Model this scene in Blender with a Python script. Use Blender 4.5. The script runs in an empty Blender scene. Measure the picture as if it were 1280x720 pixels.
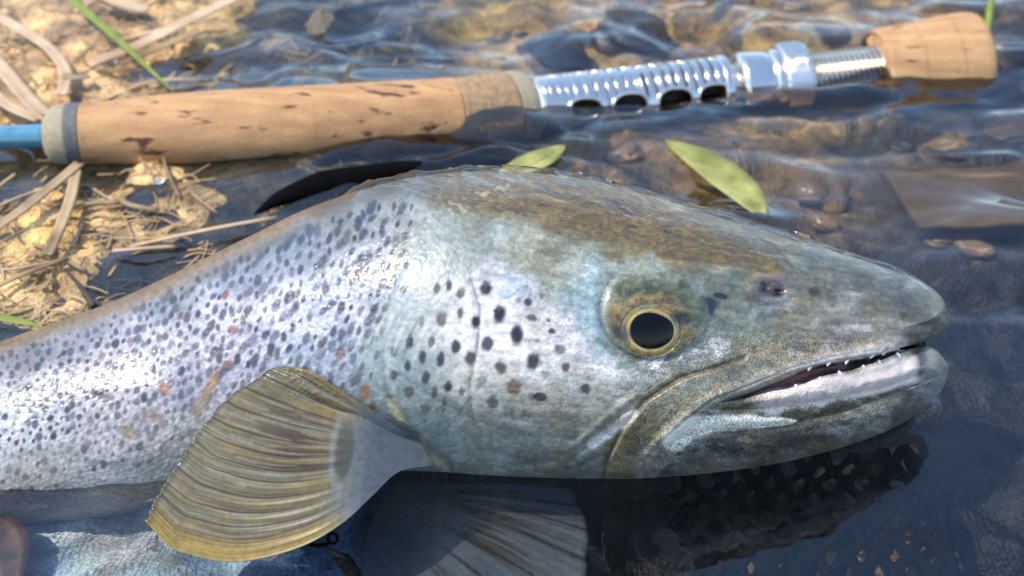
import bpy, math, random
import numpy as np
from mathutils import Vector

random.seed(7); RNG = np.random.default_rng(7)
sc = bpy.context.scene
COL = sc.collection

# ------------------------------------------------------------------ camera, sky, sun, exposure
ELEV = math.radians(38.0)          # the camera looks down by this angle
DIST = 35.0                        # cm to the trout's head
PPC = 50.0                         # photo pixels per cm at that distance
ZC = 25.17                         # cm, camera height above the water
SE, CE = math.sin(ELEV), math.cos(ELEV)
U = 0.01                           # lengths are written in cm, built in metres

cam = bpy.data.cameras.new('camera'); cam_o = bpy.data.objects.new('camera', cam); COL.objects.link(cam_o)
cam_o.location = (0, 0, ZC * U); cam_o.rotation_euler = (math.pi / 2 - ELEV, 0, 0)
cam.sensor_width = 36; cam.lens = 36 * DIST / 25.6
cam.clip_start = 0.01; cam.clip_end = 500
cam.dof.use_dof = True; cam.dof.focus_distance = 0.342; cam.dof.aperture_fstop = 15.0
sc.camera = cam_o

SUN_DIR = Vector((-0.50, -0.06, 0.86)).normalized()       # towards the sun
world = bpy.data.worlds.new('World'); sc.world = world; world.use_nodes = True
wn = world.node_tree.nodes; wl = world.node_tree.links
sky = wn.new('ShaderNodeTexSky'); sky.sky_type = 'NISHITA'; sky.sun_disc = False; sky.ozone_density = 2.5; sky.dust_density = 0.4
sky.sun_elevation = math.asin(SUN_DIR.z); sky.sun_rotation = math.atan2(SUN_DIR.x, SUN_DIR.y)
wl.new(sky.outputs[0], wn['Background'].inputs[0]); wn['Background'].inputs[1].default_value = 0.15
sun = bpy.data.lights.new('sun', 'SUN'); sun.energy = 2.0; sun.angle = math.radians(0.6); sun.color = (1.0, 0.93, 0.82)
sun_o = bpy.data.objects.new('sun', sun); COL.objects.link(sun_o)
sun_o.rotation_euler = (-SUN_DIR).to_track_quat('-Z', 'Y').to_euler()
vs = sc.view_settings
vs.view_transform = 'Standard'; vs.look = 'None'; vs.gamma = 1; vs.use_curve_mapping = False
vs.exposure = 1.55
cy = sc.cycles
cy.use_denoising = True; cy.max_bounces = 10; cy.transmission_bounces = 8; cy.transparent_max_bounces = 12
cy.sample_clamp_indirect = 3.0; cy.caustics_refractive = True; cy.caustics_reflective = False
cy.blur_glossy = 0.3

# ------------------------------------------------------------------ helpers
def P(px, py, d):
    """photo pixel at a depth of d cm along the view -> world cm"""
    px, py, d = np.broadcast_arrays(np.asarray(px, float), np.asarray(py, float), np.asarray(d, float))
    k = d / DIST
    x = (px - 640) / PPC * k; v = (360 - py) / PPC * k
    return np.stack([x, d * CE + v * SE, ZC - d * SE + v * CE], -1)
def wdepth(py, z=0.0):
    v = (360 - np.asarray(py, float)) / PPC
    return (ZC - z) / (SE - v * CE / DIST)
def W(px, py, z=0.0):
    return P(px, py, wdepth(py, z))
def WR(px, py, z):
    """point at height z (below the water) that is seen at this pixel through the surface"""
    s = W(px, py, 0.0); c = np.array([0, 0, ZC])
    d = s - c; d = d / np.linalg.norm(d, axis=-1, keepdims=True)
    h = d.copy(); h[..., 2] = 0; h = h / 1.333
    dz = -np.sqrt(1 - (h ** 2).sum(-1))
    t = np.asarray(z, float) / dz
    h[..., 2] = dz
    return s + h * t[..., None]
def proj(p):
    x, y, z = p[..., 0], p[..., 1], p[..., 2] - ZC
    d = y * CE - z * SE; v = y * SE + z * CE
    k = DIST / np.maximum(d, 1.0)
    return 640 + x * k * PPC, 360 - v * k * PPC

def lin(c):
    c = np.asarray(c, float) / 255.0
    return np.where(c <= 0.04045, c / 12.92, ((c + 0.055) / 1.055) ** 2.4)
def smooth(a, b, x):
    t = np.clip((x - a) / (b - a), 0, 1); return t * t * (3 - 2 * t)
def interp(x, pts):
    p = np.array(pts, float); o = np.argsort(p[:, 0]); p = p[o]
    # smooth monotone-ish cubic through the points
    xs, ys = p[:, 0], p[:, 1]; n = len(xs); h = np.diff(xs); s = np.diff(ys) / h
    m = np.zeros(n); m[0], m[-1] = s[0], s[-1]
    m[1:-1] = np.where(s[:-1] * s[1:] > 0, 2 * s[:-1] * s[1:] / (s[:-1] + s[1:] + 1e-12), 0)
    x = np.clip(x, xs[0], xs[-1]); i = np.clip(np.searchsorted(xs, x) - 1, 0, n - 2)
    t = (x - xs[i]) / h[i]
    return ((2*t**3-3*t**2+1)*ys[i] + (t**3-2*t**2+t)*h[i]*m[i] + (-2*t**3+3*t**2)*ys[i+1] + (t**3-t**2)*h[i]*m[i+1])
_perm = np.random.default_rng(3).random((256, 256))
def noise(x, y, seed=0):
    x = np.asarray(x, float) + seed * 17.37; y = np.asarray(y, float) + seed * 9.71
    xi = np.floor(x).astype(int); yi = np.floor(y).astype(int); fx = x - xi; fy = y - yi
    fx = fx * fx * fx * (fx * (fx * 6 - 15) + 10); fy = fy * fy * fy * (fy * (fy * 6 - 15) + 10)
    g = lambda a, b: _perm[a & 255, b & 255]
    return (g(xi, yi) * (1 - fx) + g(xi + 1, yi) * fx) * (1 - fy) + (g(xi, yi + 1) * (1 - fx) + g(xi + 1, yi + 1) * fx) * fy
def fbm(x, y, o=4, seed=0):
    s = 0; a = 0.5; t = 0
    for k in range(o):
        s = s + a * noise(x * 2 ** k, y * 2 ** k, seed + k * 3); t += a; a *= 0.5
    return s / t
def idw(x, y, pts, power=3.0, r0=12.0):
    pts = np.array(pts, float); num = 0; den = 0
    for p in pts:
        w = 1.0 / ((x - p[0]) ** 2 + (y - p[1]) ** 2 + r0 * r0) ** (power / 2)
        num = num + w[..., None] * p[2:]; den = den + w
    return num / den[..., None]
def segdist(x, y, pts):
    """distance to a polyline, signed side (left of travel > 0) and position 0..1 along it"""
    best = np.full(np.shape(x), 1e9); side = np.zeros(np.shape(x)); pos = np.zeros(np.shape(x)); n = len(pts) - 1
    for i in range(n):
        (x0, y0), (x1, y1) = pts[i][:2], pts[i + 1][:2]
        dx, dy = x1 - x0, y1 - y0; L = dx * dx + dy * dy
        t = np.clip(((x - x0) * dx + (y - y0) * dy) / L, 0, 1)
        ex, ey = x - (x0 + t * dx), y - (y0 + t * dy); d = np.hypot(ex, ey)
        m = d < best
        best = np.where(m, d, best); side = np.where(m, np.sign(dx * ey - dy * ex), side); pos = np.where(m, (i + t) / n, pos)
    return best, side, pos
def curve(pts, n):
    """Catmull-Rom through points"""
    p = np.array(pts, float); p = np.vstack([2 * p[0] - p[1], p, 2 * p[-1] - p[-2]])
    seg = len(p) - 3; t = np.linspace(0, seg, n); i = np.minimum(t.astype(int), seg - 1); f = (t - i)[:, None]
    a, b, c, d = p[i], p[i + 1], p[i + 2], p[i + 3]
    return 0.5 * (2 * b + (c - a) * f + (2 * a - 5 * b + 4 * c - d) * f ** 2 + (3 * b - a - 3 * c + d) * f ** 3)

def mesh(name, v, f, mat=None, smooth_=True, attrs=None):
    v = np.asarray(v, float)
    me = bpy.data.meshes.new(name)
    f = np.asarray(f)
    me.vertices.add(len(v)); me.vertices.foreach_set('co', (v * U).astype(np.float32).ravel())
    k = f.shape[1]
    me.loops.add(f.size); me.loops.foreach_set('vertex_index', f.astype(np.int32).ravel())
    me.polygons.add(len(f))
    me.polygons.foreach_set('loop_start', np.arange(0, f.size, k, dtype=np.int32))
    me.polygons.foreach_set('loop_total', np.full(len(f), k, np.int32))
    me.polygons.foreach_set('use_smooth', np.full(len(f), smooth_, bool))
    me.update(calc_edges=True); me.validate()
    for an, av in (attrs or {}).items():
        av = np.asarray(av, np.float32)
        if av.ndim == 2:
            a = me.attributes.new(an, 'FLOAT_COLOR', 'POINT')
            a.data.foreach_set('color', np.hstack([av[:, :3], np.ones((len(av), 1), np.float32)]).astype(np.float32).ravel())
        else:
            a = me.attributes.new(an, 'FLOAT', 'POINT'); a.data.foreach_set('value', av.ravel())
    if mat: me.materials.append(mat)
    return me
def obj(name, me, parent=None, loc=None):
    o = bpy.data.objects.new(name, me); COL.objects.link(o)
    if parent:
        o.parent = parent
        if parent.type == 'EMPTY': o.location = -parent.location      # meshes are written in world cm
    if loc is not None: o.location = loc
    return o
def tag(o, label=None, cat=None, group=None, kind=None):
    if label: o['label'] = label
    if cat: o['category'] = cat
    if group: o['group'] = group
    if kind: o['kind'] = kind
    return o
def empty(name, at):
    o = bpy.data.objects.new(name, None); COL.objects.link(o); o.empty_display_size = 0.01
    o.location = Vector([float(q) for q in at]) * U
    return o
def grid_faces(nr, nc, wrap_r=False, wrap_c=False):
    r = np.arange(nr if wrap_r else nr - 1); c = np.arange(nc if wrap_c else nc - 1)
    R, Cc = np.meshgrid(r, c, indexing='ij'); R2 = (R + 1) % nr; C2 = (Cc + 1) % nc
    return np.stack([R * nc + Cc, R * nc + C2, R2 * nc + C2, R2 * nc + Cc], -1).reshape(-1, 4)
def frames(path):
    t = np.gradient(path, axis=0); t /= np.linalg.norm(t, axis=1, keepdims=True)
    ref = np.array([0.0, 0.0, 1.0]); a = np.cross(t, ref); a /= np.linalg.norm(a, axis=1, keepdims=True) + 1e-9
    return t, a, np.cross(a, t)
def tube(path, rad, n=24, caps=True, rmod=None):
    """surface of revolution about a path; rmod(i, theta) scales the radius"""
    path = np.asarray(path, float); rad = np.broadcast_to(np.asarray(rad, float), (len(path),))
    if caps:
        path = np.vstack([path[:1], path, path[-1:]]); rad = np.concatenate([[1e-4], rad, [1e-4]])
        q = path.copy(); q[0] -= (path[2] - path[1]) * 1e-3; q[-1] += (path[-2] - path[-3]) * 1e-3
        t, a, b = frames(q)
    else:
        t, a, b = frames(path)
    th = np.linspace(0, 2 * math.pi, n, endpoint=False)
    R = rad[:, None] * np.ones(n)
    if rmod is not None: R = R * rmod(np.arange(len(path))[:, None], th[None, :])
    v = path[:, None, :] + R[..., None] * (np.cos(th)[None, :, None] * a[:, None, :] + np.sin(th)[None, :, None] * b[:, None, :])
    return v.reshape(-1, 3), grid_faces(len(path), n, wrap_c=True)
def merge(parts):
    vs_, fs_, n = [], [], 0
    for v, f in parts:
        vs_.append(v); fs_.append(f + n); n += len(v)
    return np.vstack(vs_), np.vstack(fs_)

# ------------------------------------------------------------------ materials
def material(name):
    m = bpy.data.materials.new(name); m.use_nodes = True
    nt = m.node_tree; return m, nt.nodes, nt.links, nt.nodes['Principled BSDF']
def ramp(nodes, stops):
    r = nodes.new('ShaderNodeValToRGB'); e = r.color_ramp.elements
    while len(e) < len(stops): e.new(0.5)
    for k, (p, c) in enumerate(stops):
        e[k].position = p; e[k].color = (*c, 1) if len(c) == 3 else c
    return r
def tex(nodes, links, kind, scale, detail=4, coord=None, **kw):
    t = nodes.new('ShaderNodeTex' + kind); t.inputs['Scale'].default_value = scale
    if 'Detail' in t.inputs: t.inputs['Detail'].default_value = detail
    if coord is None:
        tc = nodes.new('ShaderNodeTexCoord'); coord = tc.outputs['Object']
    links.new(coord, t.inputs['Vector'])
    for k, v in kw.items():
        if k in t.inputs: t.inputs[k].default_value = v
    return t
def mixcol(nodes, links, a, b, fac, mode='MIX'):
    m = nodes.new('ShaderNodeMix'); m.data_type = 'RGBA'; m.blend_type = mode
    for s, v in ((m.inputs[0], fac), (m.inputs[6], a), (m.inputs[7], b)):
        if hasattr(v, 'is_output'): links.new(v, s)
        elif isinstance(v, (int, float)): s.default_value = v
        else: s.default_value = (*v, 1)
    return m.outputs[2]
def bump(nodes, links, height, dist, strength, target, prev=None):
    b = nodes.new('ShaderNodeBump'); b.inputs['Distance'].default_value = dist; b.inputs['Strength'].default_value = strength
    links.new(height, b.inputs['Height'])
    if prev is not None: links.new(prev, b.inputs['Normal'])
    if target is not None: links.new(b.outputs[0], target)
    return b.outputs[0]

def thin_wet(name, tint, rough, f0=.028):
    """a thin clear sheet: light passes straight through, mirror share by Schlick's law on both sides"""
    m, n, l, b = material(name); n.remove(b)
    tp = n.new('ShaderNodeBsdfTransparent'); tp.inputs[0].default_value = (*tint, 1); gs = n.new('ShaderNodeBsdfGlossy'); gs.inputs['Roughness'].default_value = rough
    lw = n.new('ShaderNodeLayerWeight'); lw.inputs[0].default_value = 0.5
    pw = n.new('ShaderNodeMath'); pw.operation = 'POWER'; pw.inputs[1].default_value = 5; l.new(lw.outputs['Facing'], pw.inputs[0])
    ma = n.new('ShaderNodeMath'); ma.operation = 'MULTIPLY_ADD'; ma.inputs[1].default_value = .97; ma.inputs[2].default_value = f0; l.new(pw.outputs[0], ma.inputs[0])
    mx = n.new('ShaderNodeMixShader'); l.new(ma.outputs[0], mx.inputs[0]); l.new(tp.outputs[0], mx.inputs[1]); l.new(gs.outputs[0], mx.inputs[2]); l.new(mx.outputs[0], n['Material Output'].inputs[0])
    return m

def mat_noise(name, c1, c2, scale, rough=0.6, bumpd=0.0005, coat=0.0, detail=5, spec=0.5):
    m, n, l, b = material(name)
    t = tex(n, l, 'Noise', scale, detail); r = ramp(n, [(0.3, tuple(lin(c1))), (0.7, tuple(lin(c2)))])
    l.new(t.outputs[0], r.inputs[0]); l.new(r.outputs[0], b.inputs['Base Color'])
    b.inputs['Roughness'].default_value = rough; b.inputs['Coat Weight'].default_value = coat; b.inputs['Coat Roughness'].default_value = 0.08
    b.inputs['Specular IOR Level'].default_value = spec
    if bumpd: bump(n, l, t.outputs[0], bumpd, 0.8, b.inputs['Normal'])
    return m

# trout skin: pigment from the 'pigment' attribute, grain and wetness from nodes
m_skin, n, l, b = material('trout_skin')
at = n.new('ShaderNodeAttribute'); at.attribute_name = 'pigment'
gr = n.new('ShaderNodeAttribute'); gr.attribute_name = 'grain'
t1 = tex(n, l, 'Noise', 2600, 2); r1 = ramp(n, [(0.40, (0.30, 0.29, 0.27)), (0.50, (0.95, 0.95, 0.93)), (0.62, (1.25, 1.25, 1.22))]); l.new(t1.outputs[0], r1.inputs[0])
t2 = tex(n, l, 'Noise', 420, 4); r2 = ramp(n, [(0.3, (0.80, 0.80, 0.80)), (0.7, (1.15, 1.15, 1.15))]); l.new(t2.outputs[0], r2.inputs[0])
c = mixcol(n, l, at.outputs['Color'], r2.outputs[0], 0.7, 'MULTIPLY')
c = mixcol(n, l, c, r1.outputs[0], gr.outputs['Fac'], 'MULTIPLY')
l.new(c, b.inputs['Base Color'])
b.inputs['Roughness'].default_value = 0.42; b.inputs['Specular IOR Level'].default_value = 0.45
b.inputs['Coat Weight'].default_value = 0.5; b.inputs['Coat Roughness'].default_value = 0.10; b.inputs['Coat IOR'].default_value = 1.36
b.inputs['Subsurface Weight'].default_value = 0.08; b.inputs['Subsurface Scale'].default_value = 0.002
t3 = tex(n, l, 'Noise', 900, 3)
bp = bump(n, l, t3.outputs[0], 0.0003, 0.6, b.inputs['Normal'])
l.new(bp, b.inputs['Coat Normal'])

# eye: painted iris, wet cornea
m_eye, n, l, b = material('trout_eye')
at = n.new('ShaderNodeAttribute'); at.attribute_name = 'pigment'
t1 = tex(n, l, 'Noise', 2200, 3); r1 = ramp(n, [(0.35, (0.45, 0.45, 0.42)), (0.6, (1.15, 1.15, 1.1))]); l.new(t1.outputs[0], r1.inputs[0])
c = mixcol(n, l, at.outputs['Color'], r1.outputs[0], 0.6, 'MULTIPLY'); l.new(c, b.inputs['Base Color'])
b.inputs['Roughness'].default_value = 0.4; b.inputs['Coat Weight'].default_value = .6; b.inputs['Coat Roughness'].default_value = 0.03
m_pupil, n, l, b = material('trout_pupil')
b.inputs['Base Color'].default_value = (0.003, 0.003, 0.004, 1); b.inputs['Roughness'].default_value = 0.02; b.inputs['Specular IOR Level'].default_value = 0.05

def fin_material(name, trans):
    m, n, l, b = material(name)
    at = n.new('ShaderNodeAttribute'); at.attribute_name = 'pigment'
    t2 = tex(n, l, 'Noise', 700, 4); r2 = ramp(n, [(0.3, (0.72, 0.72, 0.70)), (0.7, (1.2, 1.2, 1.2))]); l.new(t2.outputs[0], r2.inputs[0])
    c = mixcol(n, l, at.outputs['Color'], r2.outputs[0], 0.8, 'MULTIPLY'); l.new(c, b.inputs['Base Color'])
    b.inputs['Roughness'].default_value = 0.35; b.inputs['Coat Weight'].default_value = 0.5; b.inputs['Coat Roughness'].default_value = 0.1
    tr = n.new('ShaderNodeBsdfTranslucent'); l.new(c, tr.inputs[0])
    tp = n.new('ShaderNodeBsdfTransparent')
    oa = n.new('ShaderNodeAttribute'); oa.attribute_name = 'clear'
    mx = n.new('ShaderNodeMixShader'); mx.inputs[0].default_value = trans; l.new(b.outputs[0], mx.inputs[1]); l.new(tr.outputs[0], mx.inputs[2])
    mx2 = n.new('ShaderNodeMixShader'); l.new(oa.outputs['Fac'], mx2.inputs[0]); l.new(mx.outputs[0], mx2.inputs[1]); l.new(tp.outputs[0], mx2.inputs[2])
    l.new(mx2.outputs[0], n['Material Output'].inputs[0])
    return m
m_fin = fin_material('trout_fin', 0.25)
m_tooth = mat_noise('tooth_enamel', (178, 166, 160), (200, 190, 184), 300, 0.3, 0, 0.6)

# water: clear, slightly green-brown, fine ripples on top of the modelled ones
m_water, n, l, b = material('stream_water')
n.remove(b)
gl = n.new('ShaderNodeBsdfRefraction'); gl.inputs['IOR'].default_value = 1.333; gl.inputs['Roughness'].default_value = 0.0
gl.inputs['Color'].default_value = (0.95, 0.96, 0.94, 1)
rf = n.new('ShaderNodeBsdfGlossy'); rf.inputs['Roughness'].default_value = 0.0; rf.inputs['Color'].default_value = (1, 1, 1, 1)
fr = n.new('ShaderNodeFresnel'); fr.inputs['IOR'].default_value = 1.50
wm = n.new('ShaderNodeMixShader'); l.new(fr.outputs[0], wm.inputs[0]); l.new(gl.outputs[0], wm.inputs[1]); l.new(rf.outputs[0], wm.inputs[2])
t1 = tex(n, l, 'Noise', 38, 3); bp = bump(n, l, t1.outputs[0], 0.0012, 0.25, None)
t2 = tex(n, l, 'Noise', 150, 2); bp = bump(n, l, t2.outputs[0], 0.0002, 0.15, gl.inputs['Normal'], bp)
l.new(bp, rf.inputs['Normal']); l.new(bp, fr.inputs['Normal'])
l.new(wm.outputs[0], n['Material Output'].inputs[0])

# streambed
m_bed, n, l, b = material('streambed_silt')   # wet silt and sand
at = n.new('ShaderNodeAttribute'); at.attribute_name = 'pigment'
t1 = tex(n, l, 'Noise', 120, 8); r1 = ramp(n, [(0.3, (0.50, 0.47, 0.42)), (0.5, (1.0, 1.0, 1.0)), (0.72, (1.6, 1.55, 1.45))]); l.new(t1.outputs[0], r1.inputs[0])
t2 = tex(n, l, 'Noise', 900, 4); r2 = ramp(n, [(0.3, (0.55, 0.55, 0.55)), (0.7, (1.3, 1.3, 1.3))]); l.new(t2.outputs[0], r2.inputs[0])
c = mixcol(n, l, at.outputs['Color'], r1.outputs[0], 1.0, 'MULTIPLY'); c = mixcol(n, l, c, r2.outputs[0], 1.0, 'MULTIPLY'); l.new(c, b.inputs['Base Color'])
b.inputs['Roughness'].default_value = 0.5
bump(n, l, t2.outputs[0], 0.0012, 0.8, b.inputs['Normal'], bump(n, l, t1.outputs[0], 0.004, 0.7, None))

# cork
def cork(name, c1, c2, pit):
    m, n, l, b = material(name)
    tc = n.new('ShaderNodeTexCoord'); mp = n.new('ShaderNodeMapping'); mp.inputs['Scale'].default_value = (0.22, 1, 1); l.new(tc.outputs['Object'], mp.inputs[0])
    t1 = tex(n, l, 'Noise', 260, 6, mp.outputs[0]); r1 = ramp(n, [(0.3, tuple(lin(c1))), (0.7, tuple(lin(c2)))]); l.new(t1.outputs[0], r1.inputs[0])
    t2 = tex(n, l, 'Noise', 330, 3, mp.outputs[0]); r2 = ramp(n, [(0.30 + pit, (0.20, 0.13, 0.085)), (0.37 + pit, (1, 1, 1))]); l.new(t2.outputs[0], r2.inputs[0])
    t3 = tex(n, l, 'Noise', 1500, 3); r3 = ramp(n, [(0.3, (0.82, 0.82, 0.82)), (0.7, (1.12, 1.12, 1.12))]); l.new(t3.outputs[0], r3.inputs[0])
    oi = n.new('ShaderNodeObjectInfo'); r4 = ramp(n, [(0, (0.92, 0.90, 0.87)), (1, (1.06, 1.05, 1.04))]); l.new(oi.outputs['Random'], r4.inputs[0])
    c = mixcol(n, l, r1.outputs[0], r2.outputs[0], 1.0, 'MULTIPLY'); c = mixcol(n, l, c, r3.outputs[0], 1.0, 'MULTIPLY'); c = mixcol(n, l, c, r4.outputs[0], 1.0, 'MULTIPLY')
    l.new(c, b.inputs['Base Color']); b.inputs['Roughness'].default_value = 0.75
    bump(n, l, r2.outputs[0], 0.0006, 0.6, b.inputs['Normal'])
    return m
m_cork = cork('cork', (150, 108, 68), (180, 138, 90), 0.02)
m_cork_wet = cork('wet_cork', (148, 108, 68), (178, 138, 92), 0.01)
m_burl = mat_noise('burl_cork', (120, 95, 65), (160, 128, 88), 500, 0.7, 0.0003)
m_band = mat_noise('rubberised_cork_band', (70, 70, 68), (92, 90, 84), 700, 0.7, 0.0002)
m_cap = mat_noise('grey_cork', (128, 116, 92), (152, 138, 108), 600, 0.75, 0.0002)
m_blank = mat_noise('rod_blank_varnish', (62, 112, 128), (80, 132, 148), 200, 0.15, 0, 0.8)
m_chrome, n, l, b = material('polished_nickel')
b.inputs['Metallic'].default_value = 1; b.inputs['Base Color'].default_value = (0.72, 0.64, 0.54, 1); b.inputs['Roughness'].default_value = 0.2
t1 = tex(n, l, 'Noise', 300, 3); bump(n, l, t1.outputs[0], 0.0001, 0.15, b.inputs['Normal'])
m_inner = mat_noise('reel_seat_insert', (90, 88, 84), (150, 146, 140), 300, 0.4, 0.0003)

def leaf_mat(name, c1, c2, scale=180, trans=0.35):
    m, n, l, b = material(name)
    t = tex(n, l, 'Noise', scale, 4); r = ramp(n, [(0.3, tuple(lin(c1))), (0.7, tuple(lin(c2)))]); l.new(t.outputs[0], r.inputs[0]); l.new(r.outputs[0], b.inputs['Base Color'])
    b.inputs['Roughness'].default_value = 0.45
    tr = n.new('ShaderNodeBsdfTranslucent'); l.new(r.outputs[0], tr.inputs[0])
    mx = n.new('ShaderNodeMixShader'); mx.inputs[0].default_value = trans; l.new(b.outputs[0], mx.inputs[1]); l.new(tr.outputs[0], mx.inputs[2]); l.new(mx.outputs[0], n['Material Output'].inputs[0])
    return m
m_leaf = leaf_mat('willow_leaf', (120, 124, 52), (188, 180, 104), 120)
m_grass = leaf_mat('green_grass', (118, 134, 44), (158, 164, 70))
m_straw = leaf_mat('dead_straw', (120, 96, 62), (196, 168, 124), 60)
m_straw2 = leaf_mat('pale_straw', (176, 142, 104), (222, 196, 160), 60)
m_brownleaf = leaf_mat('fallen_leaf', (40, 24, 12), (128, 82, 24), 200)
m_twig = mat_noise('dark_twig', (35, 26, 18), (62, 46, 32), 200, 0.7, 0.0005)
m_black = mat_noise('matte_black', (4, 4, 4), (9, 8, 8), 200, 0.9, 0.0004, 0.0, spec=.05)
m_net = mat_noise('net_cord', (6, 8, 12), (12, 14, 18), 600, 0.8, 0.0003, spec=.1)
m_stone = [mat_noise('river_stone', (84, 62, 34), (140, 106, 58), 60, 0.45, 0.002, 0.2),
           mat_noise('dark_river_stone', (44, 36, 26), (84, 66, 42), 60, 0.45, 0.002, 0.2),
           mat_noise('tan_river_stone', (120, 92, 54), (166, 130, 80), 60, 0.45, 0.002, 0.2)]
m_slab = mat_noise('slate_slab', (84, 66, 44), (124, 100, 68), 40, 0.7, 0.002, spec=.2)
m_bubble, n, l, b = material('bubble'); n.remove(b)
gl = n.new('ShaderNodeBsdfGlass'); gl.inputs['IOR'].default_value = 1.33; l.new(gl.outputs[0], n['Material Output'].inputs[0])

# ------------------------------------------------------------------ the setting: streambed and water
def warped_axis(lo, hi, step, far, grow=1.35):
    a = list(np.arange(lo, hi + step, step)); s = step
    right, left = [], []
    x = a[-1]
    while x < far: s *= grow; x += s; right.append(x)
    s = step; x = a[0]
    while x > -far: s *= grow; x -= s; left.append(x)
    return np.array(left[::-1] + a + right)
BED_H = [(0,0,.9),(100,50,.7),(200,20,.5),(250,80,.15),(350,60,-.45),(450,90,-.9),(600,60,-1.3),(100,250,.15),(30,300,.15),(200,260,-.05),(300,240,-.35),
         (100,340,.05),(0,370,.15),(200,330,-.15),(640,0,-1.0),(700,50,-1.9),(850,30,-2.3),(1000,20,-2.2),(900,220,-2.6),(1050,230,-3.2),(1250,30,-3.0),(1200,240,-2.4),
         (1250,400,-4),(600,300,-3.4),(300,430,-2.6),(800,450,-4.2),(100,650,-2.2),(600,700,-3.6),(1000,680,-4.2),(1270,700,-4.6),(330,160,-.3),(200,180,.1),(420,-10,-.2),(300,10,.2),(500,10,-.5),
         (-300,0,2.5),(-300,350,1.0),(-400,700,-3),(-100,-300,3),(600,-400,1.0),(1300,-300,-2),(1700,300,-5)]
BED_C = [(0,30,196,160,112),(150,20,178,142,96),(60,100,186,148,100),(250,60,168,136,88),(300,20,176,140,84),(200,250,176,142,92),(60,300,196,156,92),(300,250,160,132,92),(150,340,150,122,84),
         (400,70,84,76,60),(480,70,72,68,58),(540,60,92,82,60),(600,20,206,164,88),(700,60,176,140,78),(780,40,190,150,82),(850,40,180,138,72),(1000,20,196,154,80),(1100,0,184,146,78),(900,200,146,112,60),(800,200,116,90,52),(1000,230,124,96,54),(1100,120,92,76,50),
         (1250,60,62,50,36),(1200,240,58,48,36),(1250,400,24,23,22),(1200,330,40,34,28),(1200,600,10,11,13),(1000,680,12,12,13),(700,660,26,32,42),(560,680,70,90,116),(400,690,84,108,140),(100,600,190,212,234),(150,660,192,216,240),(60,690,176,200,226),(240,560,176,200,226),(280,700,140,166,196),(820,680,10,11,13),(20,700,60,46,30),(600,300,30,26,22),(900,450,24,24,24),(430,200,70,58,42)]  # blue points at lower left put reflected sky into the bed colour
def bed_height(X, Y):
    q = np.stack([X, Y, np.zeros_like(X)], -1); qx, qy = proj(q)
    qx = np.clip(qx, -700, 2000); qy = np.clip(np.where(Y * CE + ZC * SE > 1, qy, 1200), -500, 1200)
    h = idw(qx, qy, BED_H, 3.5, 40)[..., 0]
    h = h + (fbm(X * .45, Y * .45, 4, 1) - .5) * 1.5 + (fbm(X * 1.6, Y * 1.6, 3, 5) - .5) * .35
    r = np.hypot(X, Y - 40); bank = smooth(60, 300, -X * .7 + (Y - 40) * .7 - 20) * 40
    return h + bank * smooth(45, 90, r), qx, qy
xs = warped_axis(-34, 34, .17, 3500); ys = warped_axis(14, 74, .17, 3500)
X, Y = np.meshgrid(xs, ys); H, qx, qy = bed_height(X, Y)
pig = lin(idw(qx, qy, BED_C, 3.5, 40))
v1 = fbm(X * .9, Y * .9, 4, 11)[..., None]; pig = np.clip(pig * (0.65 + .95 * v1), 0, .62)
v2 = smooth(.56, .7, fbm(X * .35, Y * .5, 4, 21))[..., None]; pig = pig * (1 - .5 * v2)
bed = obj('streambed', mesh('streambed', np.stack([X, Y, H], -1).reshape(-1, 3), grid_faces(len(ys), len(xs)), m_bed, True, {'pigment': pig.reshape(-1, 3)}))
tag(bed, kind='structure')

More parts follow.
